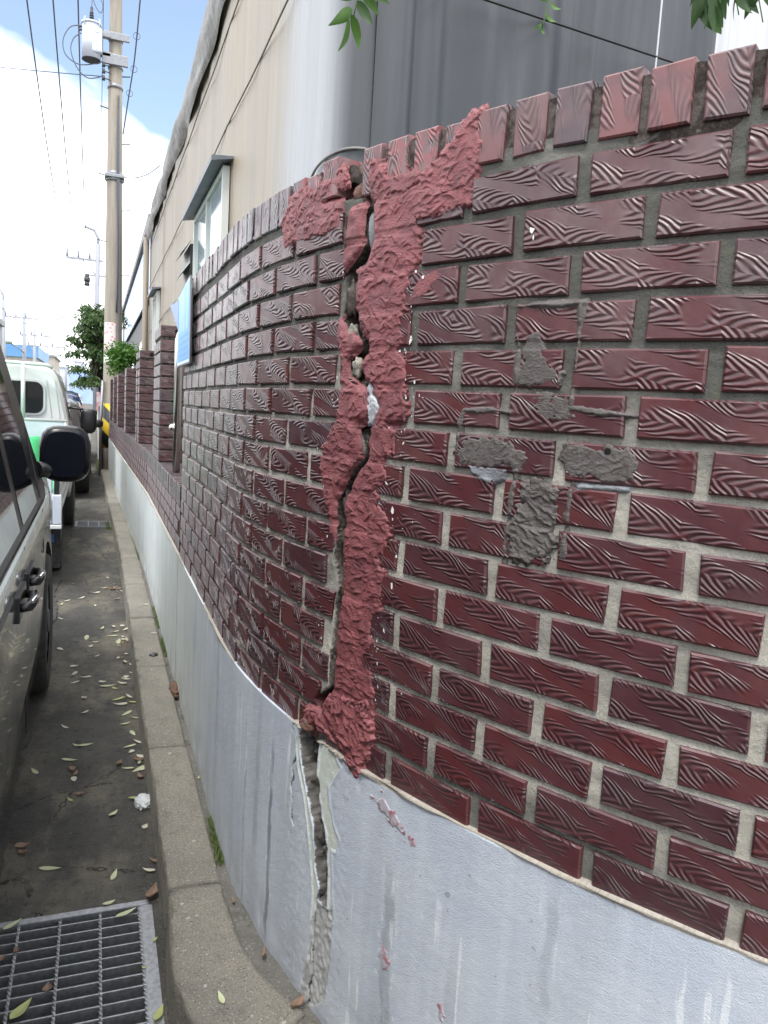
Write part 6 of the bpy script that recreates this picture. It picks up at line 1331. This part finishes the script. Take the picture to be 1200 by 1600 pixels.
for (bx, bz, tx_, tz) in ((1.58, 2.66, 1.575, 2.555), (1.60, 2.66, 1.605, 2.52), (1.61, 2.65, 1.645, 2.545), (1.60, 2.63, 1.63, 2.515), (1.59, 2.62, 1.585, 2.51), (1.62, 2.67, 1.665, 2.58), (1.54, 2.68, 1.50, 2.605), (1.52, 2.69, 1.47, 2.64), (1.68, 2.69, 1.71, 2.60), (1.70, 2.68, 1.745, 2.605), (1.72, 2.70, 1.79, 2.63), (1.78, 2.70, 1.82, 2.62), (1.76, 2.71, 1.76, 2.62), (1.50, 2.70, 1.44, 2.66), (1.65, 2.70, 1.68, 2.63), (1.57, 2.69, 1.555, 2.60)):
    hang((bx, Y + rr.uniform(-0.03, 0.03), bz), (tx_, Y + rr.uniform(-0.05, 0.03), tz), 1, 1.0, rr.uniform(0.6, 2.4))
# ---------------------------------------------------------------- background down the street
M_CREAM = simple('cream_render', (0.45, 0.41, 0.35), (0.38, 0.35, 0.30), 0.6, 0.8); M_BLUER = simple('blue_sheet_roof', (0.10, 0.26, 0.50), (0.13, 0.30, 0.55), 1, 0.5); M_BLUEF = simple('hazy_blue_cladding', (0.28, 0.40, 0.70), (0.36, 0.48, 0.75), 0.5, 0.6); M_GREYW = simple('grey_wall', (0.34, 0.34, 0.34), (0.26, 0.26, 0.26), 0.7, 0.85); M_PALE = simple('pale_hazy_wall', (0.55, 0.60, 0.68), (0.50, 0.55, 0.62), 0.3, 0.8)
def building(label, x0, x1, y0, y1, h, wall_m, roof_m, wins=(), roof_h=0.5, over=0.15):
    b = thing('building', label, 'building', ((x0 + x1) / 2, (y0 + y1) / 2, 0)); MB().box(x0, x1, y0, y1, 0, h).build('wall', wall_m, b); MB().box(x0 - over, x1 + over, y0 - over, y1 + over, h, h + roof_h).build('roof', roof_m, b)
    for (wx0, wx1, z0, z1) in wins:
        f = MB().box(wx0, wx1, y0 - 0.05, y0, z0, z1).build('window', M_WFRAME, b); MB().box(wx0 + 0.08, wx1 - 0.08, y0 - 0.06, y0 - 0.05, z0 + 0.08, z1 - 0.08).build('pane', M_PANE, f)
    return b
building('dark grey building corner at the left edge of the picture', -8.5, -5.35, 45, 52, 5.2, M_GREYW, M_GREYW, ((-6.1, -5.7, 3.2, 4.2), (-7.3, -6.7, 3.2, 4.2)), 0.3)
building('cream building with a blue sheet roof left of the far poles', -9, -4.55, 68, 82, 4.15, M_CREAM, M_BLUER, ((-6.6, -6.0, 1.8, 2.8), (-5.6, -5.0, 1.8, 2.8)), 0.95)
building('tall cream building beyond the blue-roofed one', -8.4, -4.35, 90, 104, 5.3, M_CREAM, M_GREYW, ((-6.4, -5.9, 3.3, 4.3), (-5.4, -4.9, 3.3, 4.3)), 0.2)
building('grey distant building in the gap behind the truck cab', -6.3, -4.2, 120, 135, 5.2, M_PALE, M_PALE, ((-5.6, -5.2, 3.0, 4.0), (-5.0, -4.6, 3.0, 4.0)), 0.2)
building('hazy blue factory closing the end of the street', -5.4, -0.4, 150, 170, 5.6, M_BLUEF, M_BLUEF, ((-4.4, -3.6, 2.6, 3.6), (-3.0, -2.2, 2.6, 3.6), (-1.6, -0.8, 2.6, 3.6)), 0.3)
building('pale hazy block standing behind the blue factory', -5.2, -3.2, 200, 215, 9.2, M_PALE, M_PALE, ((-4.9, -4.5, 6.5, 7.5), (-4.2, -3.8, 6.5, 7.5)), 0.2)
far = thing('brick_wall', 'distant wall on a white plinth continuing beyond the concrete pole', 'brick wall', (0.1, 30, 0))
MB().box(0.02, 0.20, 17.5, 60, 0.08, 0.72).build('plinth', M_FLECK, far); MB().box(0.03, 0.19, 17.5, 60, 0.72, 1.20).build('brick_courses', M_BRICK, far)
cone = thing('roadside_board', 'small red and white roadside board beyond the street tree', 'sign', (-0.10, 24.5, 0))
MB().box(-0.02, 0.42, 24.48, 24.52, 1.0, 1.55).build('board', simple('red_white_board', (0.55, 0.20, 0.22), (0.62, 0.55, 0.55), 7, 0.6), cone); MB().cyl((0.2, 24.5, 0), (0.2, 24.5, 1.0), 0.03, n=8).build('post', M_GALV, cone)
